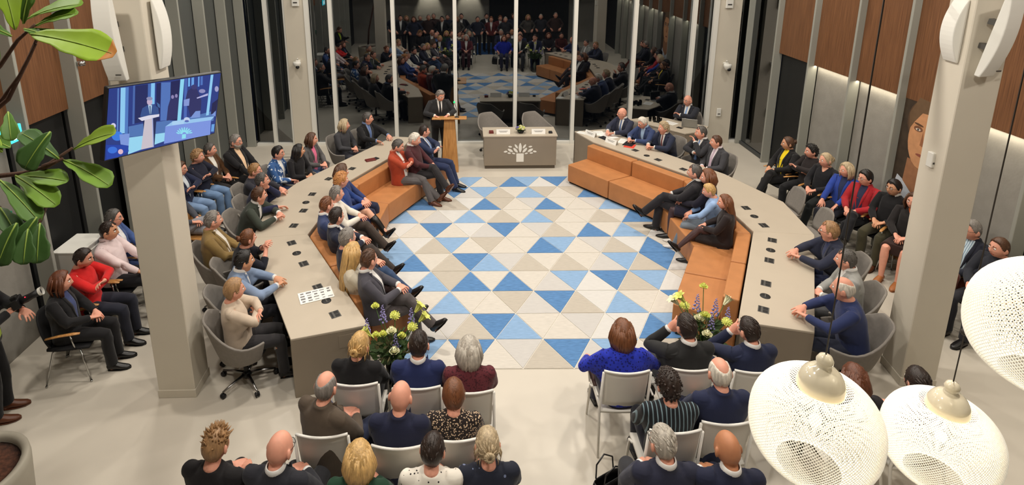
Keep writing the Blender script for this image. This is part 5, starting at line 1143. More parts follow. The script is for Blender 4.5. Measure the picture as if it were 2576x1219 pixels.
def cloth(rgb, pat=None, rgb2=(230, 230, 230), scale=60):
    name = 'cloth_%d_%d_%d_%s' % (*rgb, pat or 'plain')
    if name in MATS: return MATS[name]
    m = mat(name, rgb, .82, nscale=7, namt=.12, bump=.10, bscale=260, spec=.25, sheen=.12)
    if pat:
        nt = m.node_tree; b = nt.nodes['Principled BSDF']; tc = nt.nodes.new('ShaderNodeTexCoord'); r = nt.nodes.new('ShaderNodeValToRGB'); c1, c2 = (*lin(rgb), 1), (*lin(rgb2), 1); r.color_ramp.interpolation = 'CONSTANT'
        if pat == 'stripe': t = nt.nodes.new('ShaderNodeTexWave'); t.inputs['Scale'].default_value = scale; t.inputs['Distortion'].default_value = .6; t.inputs['Detail'].default_value = 0; t.bands_direction = 'X'; out = t.outputs['Fac']; cut = .84
        elif pat == 'check': t = nt.nodes.new('ShaderNodeTexChecker'); t.inputs['Scale'].default_value = scale; out = t.outputs['Fac']; cut = .5
        elif pat == 'floral': t = nt.nodes.new('ShaderNodeTexNoise'); t.inputs['Scale'].default_value = scale; t.inputs['Detail'].default_value = 2; out = t.outputs['Fac']; cut = .57
        else:
            t = nt.nodes.new('ShaderNodeTexVoronoi'); t.inputs['Scale'].default_value = scale; out = t.outputs['Distance']; cut = .33
        r.color_ramp.elements[0].color = c1; r.color_ramp.elements[1].color = c2; r.color_ramp.elements[1].position = cut
        if pat in ('dots', 'flecks'): r.color_ramp.elements[0].color = c2; r.color_ramp.elements[1].color = c1; r.color_ramp.elements[1].position = .36 if pat == 'dots' else .17
        if pat == 'rings': r.color_ramp.elements[1].position = .30
        nt.links.new(tc.outputs['Object'], t.inputs[0] if pat != 'check' else t.inputs[0]); nt.links.new(out, r.inputs[0]); nt.links.new(r.outputs[0], b.inputs['Base Color'])
    return m
LIPM = {}
EYEW = mat('eye_white', (226, 220, 212), .25); EYED = mat('eye_dark', (46, 34, 28), .2); GLS = mat('glasses_dark', (30, 26, 24), .3)
LEATHB = mat('shoe_black', (24, 22, 22), .32, spec=.5); LEATHN = mat('shoe_brown', (92, 52, 32), .38); SHOEW = mat('shoe_white', (214, 210, 204), .5); TANB = mat('shoe_tan', (168, 104, 60), .4)
def person(label, loc, ang, sit=True, seat=.45, s=1.0, group=None, **q):
    """ang: direction faced in degrees (0 = +x, 90 = away from the camera)"""
    T = TEMPL[sit]; B = pose(T, q, sit, seat, s); g = q.get('girth', 0); P = T['J']['P']
    root = empty('person', (loc[0], loc[1], 0), math.radians(ang-90), label, 'person', group); root.scale = (s, s, s)
    def part(key, mats, name=None, nog=False):
        me, V, W_ = T[key]; m2 = me.copy(); m2.vertices.foreach_set('co', deform(V, W_, B, 0 if nog else g, P).ravel())
        for m_ in mats: m2.materials.append(m_)
        m2.update(); o = bpy.data.objects.new(name or key, m2); C.objects.link(o); o.parent = root; return o
    sk = skin(q.get('skin', 'pink')); hm = hairmat(q.get('hc', 'brown')); lip = mat('lips_'+q.get('skin', 'pink'), tuple(int(v*k_) for v, k_ in zip(SKIN[q.get('skin', 'pink')], (.86, .66, .64))), .4)
    legm = q.get('leg'); legm = sk if legm is None else mat('leg_%d_%d_%d' % legm, legm, .6)
    part('body', [sk, lip, hm, legm], nog=True)
    Rh, j, p = B['head']; hcen = (T['J']['hc']-j)@Rh.T+p; MH = Matrix(Rh.tolist()).to_4x4(); MH.translation = Vector(hcen)
    def onhead(name, me, mats, M_=None):
        key = (name, me.name, mats[0].name)
        if key not in HAIRC: m2 = me.copy(); [m2.materials.append(x) for x in mats]; HAIRC[key] = m2
        o = bpy.data.objects.new(name, HAIRC[key]); C.objects.link(o); o.parent = root; o.matrix_local = MH if M_ is None else MH @ M_; return o
    if q.get('hair', 'short') != 'bald': onhead('hair', hair_mesh(q.get('hair', 'short'), q.get('hs', 0)), [hm])
    for sg in (-1, 1): onhead('eye', eye_mesh(), [EYEW, EYED], Matrix.Translation(Vector((sg*.031*HS, .0755*HS, .013*HS))))
    if q.get('beard'): onhead('beard', beard_mesh(q['beard']), [hairmat(q.get('bc', q.get('hc', 'grey')))])
    if q.get('glasses'): onhead('glasses', glasses_mesh(), [GLS])
    tm = q.get('topm') or cloth(q.get('top', (40, 40, 44))); kind = q.get('wear', 'suit')
    sh_ = cloth(q.get('shirt', (226, 224, 220)))
    if kind in ('suit', 'blazer'):
        part('jacket', [tm]); part('shirt_front' if kind == 'suit' or not q.get('open') else 'shirt_front_open', [q.get('shirtm') or sh_], 'shirt_front')
        for n in 'RL': part('lapel'+n, [tm], 'lapel')
        if q.get('tie'): part('tie', [cloth(q['tie'])])
        if kind == 'suit' and not q.get('nocollar'):
            part('shirt_collar', [sh_])
            for n in 'RL': part('cuff'+n, [sh_], 'shirt_cuff')
    elif kind == 'short': part('blouse_short', [tm], 'blouse')
    else:
        part('sweater', [tm], {'sweater': 'sweater', 'shirt': 'shirt', 'dress': 'dress_top'}.get(kind, 'sweater'))
        if q.get('collar'): part('shirt_collar', [cloth(q['collar'])])
        if q.get('vneck'): part('v_neck', [cloth(q['vneck'])])
    bm = q.get('botm') or cloth(q.get('bottom', (34, 34, 38)))
    part('skirt' if q.get('skirt') else 'trousers', [tm if q.get('skirt') == 'dress' else bm])
    sm_ = {'k': LEATHB, 'n': LEATHN, 'w': SHOEW, 't': TANB}[q.get('shoes', 'k')]
    for n in 'RL': part(('boot' if q.get('boots') else 'shoe')+n, [sm_], 'boot' if q.get('boots') else 'shoe')
    root['_'] = 0; del root['_']
    return root
# ------------------------------------------------------------------ the people, one entry each
NAVY = (30, 36, 62); BLACK = (24, 23, 25); CHAR = (52, 52, 56); GREY = (92, 90, 92)
DK = dict(arms='table', lean=4, seat=.47, chair='swivel', gc='grey swivel armchairs at the council desks')
WA = dict(seat=.46, chair='wood', gc='armchairs with oak armrests along the walls'); WH = dict(seat=.46, chair='white', gc='white stacking chairs in the front rows', arms='lap', lean=-3, hp=6)
BN = dict(seat=.425, lean=-13)
PEOPLE = [
 # along the left wall
 ('L1', 'woman with dark red bob in black jacket on the nearest chair by the left wall', 12, dict(WA, s=.95, skin='pink', hair='bob', hc='auburn', wear='blazer', top=BLACK, shirt=(60, 70, 110), bottom=BLACK, arms='lap', hy=12, lean=-4)),
 ('L2', 'person with short dark hair in a bright red sweater by the left wall', 5, dict(WA, s=.98, hair='short', hc='dark', wear='sweater', top=(206, 34, 34), bottom=(34, 36, 48), arms='cross', hy=4, hp=12)),
 ('L3', 'balding man in a pale pink shirt by the left wall', 3, dict(WA, s=1.03, skin='warm', hair='recede', hc='dark', wear='shirt', top=(226, 206, 206), bottom=(26, 26, 30), arms='thigh', girth=.12, hy=6, collar=(226, 206, 206))),
 ('L4', 'grey-haired man with glasses in a blue jacket behind the pale pink shirt', 5, dict(WA, s=1.02, hair='short', hc='darkgrey', glasses=1, wear='blazer', top=(66, 88, 140), shirt=(224, 224, 224), bottom=(60, 76, 120), hy=10)),
 ('L5', 'person in dark jacket, light scarf and jeans half hidden behind the left column', -8, dict(WA, s=.97, hair='pixie', hc='brown', glasses=1, wear='blazer', top=NAVY, shirt=(200, 206, 212), bottom=(126, 152, 188), arms='cross', hy=10)),
 ('L6', 'woman with curly grey-brown hair, navy sweater and blue jeans by the left wall', -12, dict(WA, s=1.0, hair='curly', hc='sandy', wear='sweater', top=(28, 30, 46), bottom=(112, 140, 176), arms='cross', girth=.28, hy=15)),
 ('L7', 'grey-haired man in a brown corduroy jacket by the left wall', -15, dict(WA, s=1.0, hair='short', hc='darkgrey', wear='blazer', top=(92, 62, 36), shirt=(226, 222, 212), bottom=(40, 38, 38), arms='lap', hy=25)),
 ('L8', 'big bearded man with glasses in black suit and peach shirt by the left fins', -20, dict(WA, s=1.08, hair='short', hc='grey', beard='full', bc='lightgrey', glasses=1, wear='blazer', open=1, top=(26, 25, 27), shirt=(232, 196, 160), bottom=(28, 27, 29), girth=.30, arms='thigh', hy=15)),
 ('L9', 'person in grey trousers and dark shoes mostly hidden behind the left column', -4, dict(WA, s=1.0, hair='short', hc='brown', wear='sweater', top=(70, 72, 80), bottom=(150, 150, 156), arms='lap', legs='cross')),
 # councillors at the left desks
 ('C1', 'woman with short light brown hair in a cream blouse in the nearest swivel chair', 22, dict(DK, s=.97, arms='cross', lean=-5, hair='pixie', hc='sandy', wear='sweater', top=(198, 180, 160), bottom=(46, 44, 46), girth=.12, hy=8, shoes='k')),
 ('C2', 'dark-haired man in a light blue jacket with hands folded on the near left desk', 24, dict(DK, s=1.02, lean=12, hair='short', hc='black', skin='warm', wear='suit', top=(124, 142, 170), bottom=(34, 34, 40), hy=6)),
 ('C3', 'woman with auburn ponytail bun in a black short-sleeved top, hands raised and clasped', 26, dict(DK, s=.95, lean=14, arms='clasp_up', hair='bun', hc='chestnut', wear='short', top=(24, 26, 36), bottom=BLACK, hy=14)),
 ('C4', 'balding man in a tan jacket seated back from the left desk', 16, dict(DK, s=1.06, lean=-8, arms='lap', hair='recede', hc='grey', skin='pink', wear='blazer', open=1, top=(132, 108, 64), shirt=(222, 216, 204), bottom=(50, 46, 40), girth=.2, hy=14)),
 ('C5', 'brown-haired man in a dark green jacket leaning on the left desk with folded hands', 2, dict(DK, s=1.02, lean=24, hair='short', hc='brown', wear='suit', top=(56, 62, 54), bottom=(40, 40, 44), hy=22)),
 ('C6', 'man in a navy jacket resting his chin on his hand at the left desk', 0, dict(DK, s=1.02, lean=14, arms=('tablew', 'chin'), hair='recede', hc='darkgrey', wear='suit', top=(34, 38, 66), nocollar=1, shirt=(40, 40, 60), bottom=(34, 34, 44), hy=18)),
 ('C7', 'blond person with glasses behind the man resting his chin on his hand', 0, dict(DK, s=.98, lean=4, hair='short', hc='darkblond', glasses=1, wear='sweater', top=(44, 44, 52), bottom=BLACK, hy=10)),
 ('C8', 'dark-haired man with glasses in a blue and white floral jacket', -8, dict(DK, s=1.0, lean=0, arms='lap', hair='side', hc='black', glasses=1, wear='blazer', open=1, topk=((52, 88, 140), 'floral', (214, 222, 232), 13), shirt=(232, 230, 226), bottom=(40, 50, 80), hy=10)),
 ('C9', 'woman in black with long dark hair at the far left desk', -22, dict(DK, s=.96, lean=6, arms='lap', hair='long', hc='black', skin='warm', wear='sweater', top=(26, 25, 28), bottom=BLACK, hy=40)),
 ('C10', 'brown-haired woman in grey jacket over a pink scarf at the far left desk', -22, dict(DK, s=.98, lean=2, arms='lap', hair='bob', hc='brown', wear='blazer', open=1, top=(86, 84, 84), shirt=(226, 116, 150), bottom=(66, 84, 116), hy=25)),
 ('C11', 'woman with silver-blond bob in a charcoal sweater at the far left desk', -26, dict(DK, s=.97, lean=2, arms='lap', hair='bob', hc='greyblond', wear='sweater', top=(62, 62, 66), bottom=(58, 58, 66), hy=38)),
 ('C12', 'man with dark grey hair in a black jacket at the far left desk end', -28, dict(DK, s=1.03, lean=4, arms='tablew', hair='short', hc='darkgrey', wear='suit', top=(24, 24, 26), shirt=(120, 140, 180), tie=(96, 120, 170), bottom=BLACK, hy=30)),
 # left benches
 ('B1', 'man in a dark grey suit with crossed legs nearest on the left bench', 8, dict(BN, s=1.04, hair='crop', hc='brown', wear='suit', top=(72, 70, 78), bottom=(84, 78, 78), legs='crossL', arms='hold', hy=38)),
 ('B2', 'woman with very long straight blonde hair on the left bench', 14, dict(BN, s=1.02, lean=-12, hair='long', hc='blond', hs=1, wear='sweater', top=(206, 196, 176), skirt=1, bottom=(40, 42, 54), leg=(70, 52, 50), legs='crossL', arms='hold', hy=30)),
 ('B3', 'grey-haired man in dark jacket and blue jeans on the left bench', 18, dict(BN, s=1.06, hair='short', hc='grey', wear='suit', nocollar=1, top=(36, 38, 54), shirt=(50, 54, 70), bottom=(52, 72, 104), legs='crossL', arms='hold', hy=24)),
 ('B4', 'dark-haired man in a navy suit on the left bench, white collar showing', 14, dict(BN, s=1.03, hair='short', hc='dark', wear='suit', top=(34, 38, 56), bottom=(62, 54, 50), legs='crossL', arms='hold', hy=30)),
 ('B5', 'man in a blue jacket at the corner of the left bench', 8, dict(BN, s=1.02, hair='crop', hc='chestnut', wear='suit', top=(58, 70, 108), bottom=(56, 50, 48), legs='fwd', hy=34)),
 ('B6', 'man with grey hair and a white sweater on the left bench', 6, dict(BN, s=1.02, hair='recede', hc='grey', wear='sweater', top=(222, 216, 204), bottom=(66, 56, 50), legs='crossL', arms='hold', hy=24)),
 ('B7', 'woman with curly strawberry blond hair in a blue dress and black boots', 0, dict(BN, s=1.03, lean=-12, hair='curly', hc='strawberry', wear='dress', top=(36, 62, 124), skirt=1, bottom=(38, 44, 84), boots=1, legs='crossL', arms='hold', hy=30, leg=(224, 168, 140))),
 ('B8', 'woman with straight brown hair behind the strawberry blond woman', -6, dict(BN, s=1.03, hair='bob', hc='brown', wear='sweater', top=(44, 56, 100), bottom=(36, 40, 64), legs='par', hy=40)),
 ('B9', 'man in a rust red jacket with arms folded on the far left bench', -14, dict(BN, s=1.02, hair='short', hc='darkgrey', wear='blazer', open=1, top=(166, 66, 40), shirt=(232, 228, 222), bottom=(92, 88, 88), legs='crosslow', arms='cross', hy=10, hp=18, shoes='n')),
 ('B10', 'white-haired man in a maroon sweater on the far left bench', -18, dict(BN, s=1.06, hair='short', hc='white', wear='sweater', top=(74, 36, 40), bottom=(44, 42, 44), collar=(226, 222, 216), legs='crossL', arms='lap', hy=10, hp=14, shoes='n')),
 ('B11', 'man in a navy suit with folded arms nearest the lectern on the far bench', -16, dict(BN, s=1.03, hair='recede', hc='dark', wear='suit', top=(40, 50, 78), tie=(120, 150, 200), bottom=(40, 50, 82), legs='fwd', arms='cross', hy=34)),
 # far right desk
 ('R1', 'bald man in a navy suit at the end of the far right desk', 214, dict(DK, s=1.0, lean=10, arms='table', hair='bald', glasses=1, wear='suit', top=(44, 48, 66), tie=(90, 110, 150), hy=-24, bottom=(40, 44, 60))),
 ('R2', 'grey-haired man with glasses in a blue suit reading at the far right desk', 206, dict(DK, s=.98, lean=17, hair='side', hc='white', glasses=1, skin='pink', wear='suit', shirt=(170, 196, 226), top=(52, 66, 104), hp=20, hy=-4, bottom=(50, 60, 90))),
 ('R3', 'man with wavy grey-blond hair in a navy suit, hands folded, at the far right desk', 202, dict(DK, s=.98, lean=17, hair='curly', hc='greyblond', wear='suit', top=(38, 44, 64), tie=(120, 70, 70), hy=-12, bottom=NAVY)),
 ('R4', 'dark-suited man with hand to his mouth behind the far right desk', 196, dict(DK, s=1.04, lean=0, arms=('crossA', 'chin'), hair='recede', hc='darkgrey', wear='suit', top=(46, 46, 50), tie=(120, 150, 200), hy=-18, bottom=CHAR)),
 ('R5', 'heavy man in a grey suit and pale tie next to the right bench', 198, dict(DK, s=.99, lean=2, arms='lap', hair='crop', hc='brown', skin='pink', girth=.18, wear='suit', top=(62, 62, 66), shirt=(226, 216, 222), tie=(190, 170, 186), hy=-24, bottom=CHAR)),
 ('R6', 'bald man with glasses behind the laptop at the corner desk', 226, dict(DK, s=1.04, lean=-2, arms='cross', hair='bald', glasses=1, skin='pink', wear='suit', top=(38, 40, 48), tie=(140, 170, 214), hy=-16, bottom=CHAR)),
 # right bench
 ('Q1', 'man in a black suit with crossed legs on the right bench', 146, dict(BN, s=1.05, hair='recede', hc='darkgrey', skin='pink', wear='suit', top=(40, 38, 42), bottom=(38, 36, 40), legs='cross', arms='lap', hy=6)),
 ('Q2', 'woman with chestnut bob in a dark navy dress on the right bench', 152, dict(BN, s=1.03, hair='bob', hc='chestnut', wear='dress', top=(30, 28, 42), skirt=1, bottom=(32, 30, 46), leg=(66, 48, 52), legs='par', arms='lap', hy=16, lean=-10)),
 ('Q3', 'blond boy in a light blue sweater and grey jeans on the right bench', 152, dict(BN, s=.90, hair='short', hc='blond', wear='sweater', top=(146, 174, 214), bottom=(112, 122, 132), shoes='w', legs='fwd', arms='thigh', lean=4, hy=10, hp=16)),
 ('Q4', 'girl with long brown hair in a black dress and buckled boots on the right bench', 154, dict(BN, s=.93, hair='long', hc='chestnut', hs=2, wear='dress', top=(40, 32, 32), skirt=1, bottom=(38, 32, 32), leg=(74, 54, 54), legs='cross', arms='lap', boots=0, lean=-2, hy=18)),
 # right wall
 ('W1', 'woman with brown bun in black blazer and yellow top by the right wall', 190, dict(WA, s=.99, hair='bun', hc='brown', skin='warm', wear='blazer', open=1, top=(26, 25, 26), shirt=(244, 212, 30), bottom=(28, 27, 29), legs='cross', hy=-18, arms='lap')),
 ('W2', 'woman with short black curls in a black blouse by the right wall', 198, dict(WA, s=.97, hair='curly', hc='black', wear='sweater', top=(40, 34, 34), bottom=(26, 26, 28), arms='cross', hy=-22)),
 ('W3', 'woman with blond updo in a black wrap dress by the right wall', 204, dict(WA, s=.99, hair='messybun', hc='greyblond', wear='sweater', vneck=(224, 166, 140), top=(26, 26, 30), bottom=(28, 32, 32), arms='lap', legs='fwd', hy=-18)),
 ('W4', 'woman with ash-blond bob in a cobalt blue blazer by the right wall', 206, dict(WA, s=.96, hair='bob', hc='greyblond', wear='blazer', top=(40, 66, 150), shirt=(40, 48, 80), bottom=(40, 42, 52), arms='thigh', hy=-20)),
 ('W5', 'woman with short black hair in a red cardigan by the right wall', 206, dict(WA, s=.99, hair='pixie', hc='black', glasses=1, wear='blazer', open=1, top=(164, 34, 42), shirt=(44, 46, 72), bottom=(28, 28, 32), legs='cross', arms='lap', hy=-18)),
 ('W6', 'person in black sweater and white collar with olive trousers and brown boots', 208, dict(WA, s=1.0, hair='side', hc='black', glasses=1, skin='warm', wear='sweater', top=(24, 23, 25), collar=(232, 228, 220), bottom=(66, 62, 44), boots=1, shoes='n', arms='lap', hy=-14)),
 ('W7', 'woman in orange scarf and leather skirt partly hidden by the right column', 214, dict(WA, s=.98, hair='bob', hc='brown', wear='sweater', top=(34, 30, 30), vneck=(196, 96, 40), skirt=1, bottom=(52, 34, 30), shoes='t', arms='lap', hy=-8)),
 ('W8', 'grey-haired man in a dark suit and striped shirt behind the right column', 200, dict(WA, s=1.05, hair='short', hc='grey', glasses=1, wear='blazer', open=1, top=(32, 34, 46), shirtk=((196, 214, 224), 'stripe', (90, 120, 150), 14), bottom=(96, 44, 30), arms='lap', hy=-20, legs='cross')),
 ('W9', 'person with short brown hair at the right edge behind the largest lamp', 196, dict(WA, s=1.0, hair='short', hc='brown', wear='sweater', top=(40, 42, 50), bottom=(40, 40, 46), hy=-14)),
 # near right desk
 ('D1', 'man with goatee and glasses in navy, hands folded on the near right desk', 164, dict(DK, s=1.04, lean=14, hair='recede', hc='sandy', glasses=1, beard='goatee', bc='dark', wear='suit', nocollar=1, shirt=(40, 50, 86), top=(40, 44, 62), bottom=NAVY, hy=-18)),
 ('D2', 'balding man in a light grey jacket at the near right desk', 160, dict(DK, s=1.0, lean=6, arms='lap', hair='recede', hc='darkgrey', skin='pink', wear='suit', top=(150, 150, 146), bottom=(90, 90, 92), hy=-10)),
 ('D3', 'older man with sparse white hair in a blue sweater nearest on the right desk', 158, dict(DK, s=1.03, lean=14, hair='fringe', hc='white', skin='pink', wear='sweater', top=(42, 52, 92), bottom=(40, 44, 60), hy=-14, girth=.1)),
 # front rows, left block
 ('F1', 'woman with messy blond bun and black jacket in the front left row', 86, dict(WH, s=.98, hair='messybun', hc='blond', wear='blazer', top=(24, 23, 25), bottom=BLACK, hy=-8, hr=6)),
 ('F2', 'dark-haired man in navy suit and white collar in the front left row', 90, dict(WH, s=1.03, hair='recede', hc='dark', wear='suit', top=(34, 44, 88), bottom=NAVY, hy=-6)),
 ('F3', 'woman with straight silver hair and a maroon tweed jacket in the front left row', 92, dict(WH, s=.99, hair='bob', hc='lightgrey', wear='blazer', topk=((96, 40, 48), 'floral', (66, 26, 34), 60), bottom=(60, 30, 36))),
 ('G1', 'bald grey-fringed man in a brown wool jacket in the second left row', 62, dict(WH, s=1.03, hair='fringe', hc='grey', wear='blazer', top=(86, 74, 62), shirt=(80, 110, 170), bottom=(50, 56, 80), hy=10, girth=.12)),
 ('G2', 'fully bald man in a navy jacket in the second left row', 88, dict(WH, s=1.03, hair='bald', wear='suit', nocollar=1, top=(30, 34, 58), bottom=(44, 56, 96), hy=-10, legs='wide')),
 ('G3', 'woman with short chestnut hair in a black and cream patterned blouse', 90, dict(WH, s=.97, hair='pixie', hc='chestnut', wear='sweater', topk=((38, 30, 28), 'dots', (206, 180, 150), 62), bottom=BLACK)),
 ('H1', 'person with spiky fair hair and black sweater in the nearest left row', 80, dict(WH, s=1.02, hair='spiky', hc='sandy', wear='sweater', top=(26, 24, 26), bottom=BLACK, hy=-6)),
 ('H2', 'bald man with glasses in a charcoal suit in the nearest left row', 82, dict(WH, s=1.05, hair='bald', glasses=1, wear='suit', top=(38, 39, 46), bottom=CHAR, hy=-16)),
 ('H3', 'woman with loose blond hair and a dark green top in the nearest row', 88, dict(WH, s=.97, hair='bob', hc='blond', hs=3, wear='sweater', top=(28, 62, 44), bottom=BLACK)),
 ('H4', 'person with short dark hair in a white top with small black flecks', 90, dict(WH, s=.98, hair='short', hc='dark', hs=2, wear='sweater', topk=((226, 220, 208), 'flecks', (40, 36, 36), 26), bottom=BLACK, hy=-12)),
 ('H5', 'woman with twisted blond bun in a dark embroidered top at the aisle', 94, dict(WH, s=.98, hair='messybun', hc='greyblond', hs=4, wear='sweater', topk=((30, 34, 48), 'flecks', (110, 120, 150), 16), bottom=BLACK)),
 # front rows, right block
 ('P1', 'woman with brown bob in a bright blue dotted blouse at the aisle', 92, dict(WH, s=.99, hair='bob', hc='chestnut', hs=5, wear='sweater', topk=((36, 52, 178), 'dots', (18, 26, 110), 38), bottom=(40, 40, 60), arms='rest', chair='whitearm')),
 ('P2', 'dark-haired man in a black suit, cheek on his hand, in the front right row', 96, dict(WH, s=1.05, hair='recede', hc='dark', hs=1, wear='suit', top=(36, 36, 36), bottom=CHAR, arms=('lap', 'face'), hy=6)),
 ('P3', 'man with brown crop in a navy suit, hand at his chin, front right row', 96, dict(WH, s=1.03, hair='crop', hc='dark', hs=2, wear='suit', top=(30, 36, 62), bottom=NAVY, arms=('lap', 'face'), hy=16)),
 ('V1', 'woman with voluminous dark curls in a black and teal striped blouse', 88, dict(WH, s=1.0, hair='curly', hc='dark', hs=4, wear='sweater', topk=((24, 26, 30), 'stripe', (112, 134, 142), 9), bottom=(30, 32, 44), hy=12)),
 ('V2', 'balding white-haired man in a navy jacket in the second right row', 92, dict(WH, s=1.06, hair='fringe', hc='white', wear='suit', nocollar=1, top=(32, 38, 66), bottom=NAVY)),
 ('S1', 'man with cropped grey hair and glasses in the nearest right row', 90, dict(WH, s=1.05, hair='crop', hc='lightgrey', glasses=1, wear='suit', top=(38, 40, 58), bottom=CHAR, hy=14)),
 ('S2', 'tanned bald man in a navy suit in the nearest right row', 88, dict(WH, s=1.04, hair='bald', skin='tan', wear='suit', top=(28, 32, 54), bottom=NAVY, hy=10)),
 ('T1', 'brown-haired person looking out behind the lower hanging lamp', 92, dict(WH, s=.98, hair='bob', hc='auburn', hs=6, wear='sweater', top=(40, 36, 40), bottom=BLACK)),
 ('T2', 'dark-haired person in dark red behind the corner lamp', 92, dict(WH, s=.98, hair='messybun', hc='dark', hs=7, wear='sweater', topk=((70, 30, 28), 'flecks', (140, 70, 50), 24), bottom=BLACK)),
]
ROOT = {'L1': (-4.631, 5.845), 'L2': (-4.692, 6.338), 'L3': (-4.719, 6.94), 'L4': (-4.881, 7.318), 'L5': (-4.861, 9.2), 'L6': (-4.804, 9.721), 'L7': (-4.733, 10.06), 'L8': (-4.361, 10.351), 'L9': (-4.513, 8.246), 'C1': (-2.565, 5.636), 'C2': (-2.781, 6.138), 'C3': (-2.977, 6.775), 'C4': (-3.418, 7.166), 'C5': (-3.364, 8.088), 'C6': (-3.414, 8.599), 'C7': (-3.618, 9.065), 'C8': (-3.45, 9.855), 'C9': (-3.172, 10.068), 'C10': (-3.053, 10.633), 'C11': (-2.608, 11.546), 'C12': (-2.186, 11.887), 'B1': (-1.116, 6.23), 'B2': (-1.354, 6.423), 'B3': (-1.476, 6.75), 'B4': (-1.755, 7.389), 'B5': (-1.984, 7.763), 'B6': (-1.927, 8.151), 'B7': (-1.964, 8.636), 'B8': (-2.024, 8.975), 'B9': (-1.273, 10.31), 'B10': (-0.972, 10.568), 'B11': (-0.804, 11.069), 'R1': (3.508, 12.255), 'R2': (3.86, 11.71), 'R3': (4.143, 11.285), 'R4': (4.595, 10.729), 'R5': (4.723, 10.303), 'R6': (5.192, 13.083), 'Q1': (3.674, 8.896), 'Q2': (3.832, 8.712), 'Q3': (3.844, 8.354), 'Q4': (3.825, 7.906), 'W1': (5.958, 10.202), 'W2': (6.173, 9.811), 'W3': (6.147, 9.345), 'W4': (6.253, 8.949), 'W5': (6.304, 8.564), 'W6': (6.477, 8.179), 'W7': (6.453, 7.738), 'W8': (6.458, 6.775), 'W9': (6.476, 6.395), 'D1': (4.797, 6.759), 'D2': (4.527, 6.114), 'D3': (4.177, 5.492), 'F1': (-1.05, 4.714), 'F2': (-0.47, 4.669), 'F3': (0.006, 4.616), 'G1': (-1.217, 4.143), 'G2': (-0.575, 4.03), 'G3': (-0.128, 4.098), 'H1': (-1.919, 3.572), 'H2': (-1.424, 3.514), 'H3': (-0.813, 3.472), 'H4': (-0.283, 3.542), 'H5': (0.141, 3.588), 'P1': (1.491, 4.85), 'P2': (2.121, 4.88), 'P3': (2.717, 4.849), 'V1': (1.707, 4.168), 'V2': (2.17, 4.252), 'S1': (1.46, 3.548), 'S2': (1.916, 3.499), 'T1': (3.32, 4.233), 'T2': (3.845, 4.205)}
SHORT = {'L1': 'auburn woman in black by the left wall', 'L2': 'person in the bright red sweater', 'L3': 'balding man in pale pink', 'L4': 'man in the blue jacket by the left wall', 'L5': 'person in scarf and jeans', 'L6': 'curly-haired woman in jeans', 'L7': 'man in brown corduroy', 'L8': 'big bearded man', 'L9': 'person hidden behind the left column',
 'C1': 'woman in the cream blouse', 'C2': 'man in the light blue jacket', 'C3': 'woman with raised clasped hands', 'C4': 'man in the tan jacket', 'C5': 'man in dark green', 'C6': 'man resting his chin on his hand', 'C7': 'blond person with glasses on the left', 'C8': 'man in the floral jacket', 'C9': 'woman with long dark hair', 'C10': 'woman with the pink scarf', 'C11': 'silver-blond woman in charcoal', 'C12': 'man at the far end of the left desk',
 'R1': 'bald man at the far right desk end', 'R2': 'reading man in the blue suit', 'R3': 'man with wavy grey-blond hair', 'R4': 'man with hand to his mouth', 'R5': 'heavy man in the grey suit', 'R6': 'bald man behind the laptop',
 'W1': 'woman with the yellow top', 'W2': 'woman with short black curls', 'W3': 'blond woman in the black wrap dress', 'W4': 'woman in the cobalt blazer', 'W5': 'woman in the red cardigan', 'W6': 'person in olive trousers', 'W7': 'woman with the orange scarf', 'W8': 'man in the striped shirt', 'W9': 'person at the right edge',
 'D1': 'man with the goatee', 'D2': 'man in the light grey jacket', 'D3': 'older man in the blue sweater', 'F1': 'woman with messy blond bun', 'F2': 'front-row man in navy', 'F3': 'silver-haired woman in maroon', 'G1': 'man in the brown wool jacket', 'G2': 'fully bald man in navy', 'G3': 'woman in the patterned blouse', 'H1': 'person with spiky hair', 'H2': 'bald man in charcoal', 'H3': 'blond woman in dark green', 'H4': 'person in the flecked white top', 'H5': 'woman in the embroidered top',
 'P1': 'woman in bright blue', 'P2': 'man with cheek on hand', 'P3': 'man with hand at chin, front right', 'V1': 'woman in the striped blouse', 'V2': 'white-haired man in navy', 'S1': 'man with cropped grey hair', 'S2': 'tanned bald man', 'T1': 'brown-haired person behind the lamp', 'T2': 'person in dark red'}
CHW = {'swivel': 'grey swivel armchair under the %s', 'wood': 'black oak-armed chair under the %s', 'white': 'white stacking chair under the %s', 'whitearm': 'white chair with brown arm pads under the %s'}
# onlookers who stand and sit behind the front rows, below the gallery: in the photo only their reflections show
ro = random.Random(21); GR = 'onlookers seen only as dim reflections in the glass'
ORD = 'first second third fourth fifth sixth seventh eighth ninth tenth eleventh twelfth'.split()
LAB = '%s standing onlooker from the left, %s row of the crowd dimly reflected in the glass'
OL = []
for i in range(8):
    hc_ = ('dark', 'brown', 'grey', 'black', 'sandy', 'darkgrey', 'chestnut', 'lightgrey')[i]; tc_ = ((36, 36, 40), (44, 48, 66), (60, 44, 40), (30, 30, 32), (80, 76, 72), (40, 44, 58), (96, 40, 40), (50, 50, 56))[i]
    OL.append(person(LAB % (ORD[i], 'front'), (-2.9+i*.62+.3*(i > 4), 1.75+.25*(i % 2)), 90+ro.uniform(-12, 12), sit=False, s=ro.uniform(.95, 1.05), group=GR, hair=('short', 'bob', 'recede', 'short', 'bob', 'short', 'pixie', 'crop')[i], hc=hc_, wear='suit' if i % 3 == 0 else 'sweater', top=tc_, bottom=(32, 32, 36), arms=('hold', 'cross', 'lap')[i % 3] if False else 'down'))
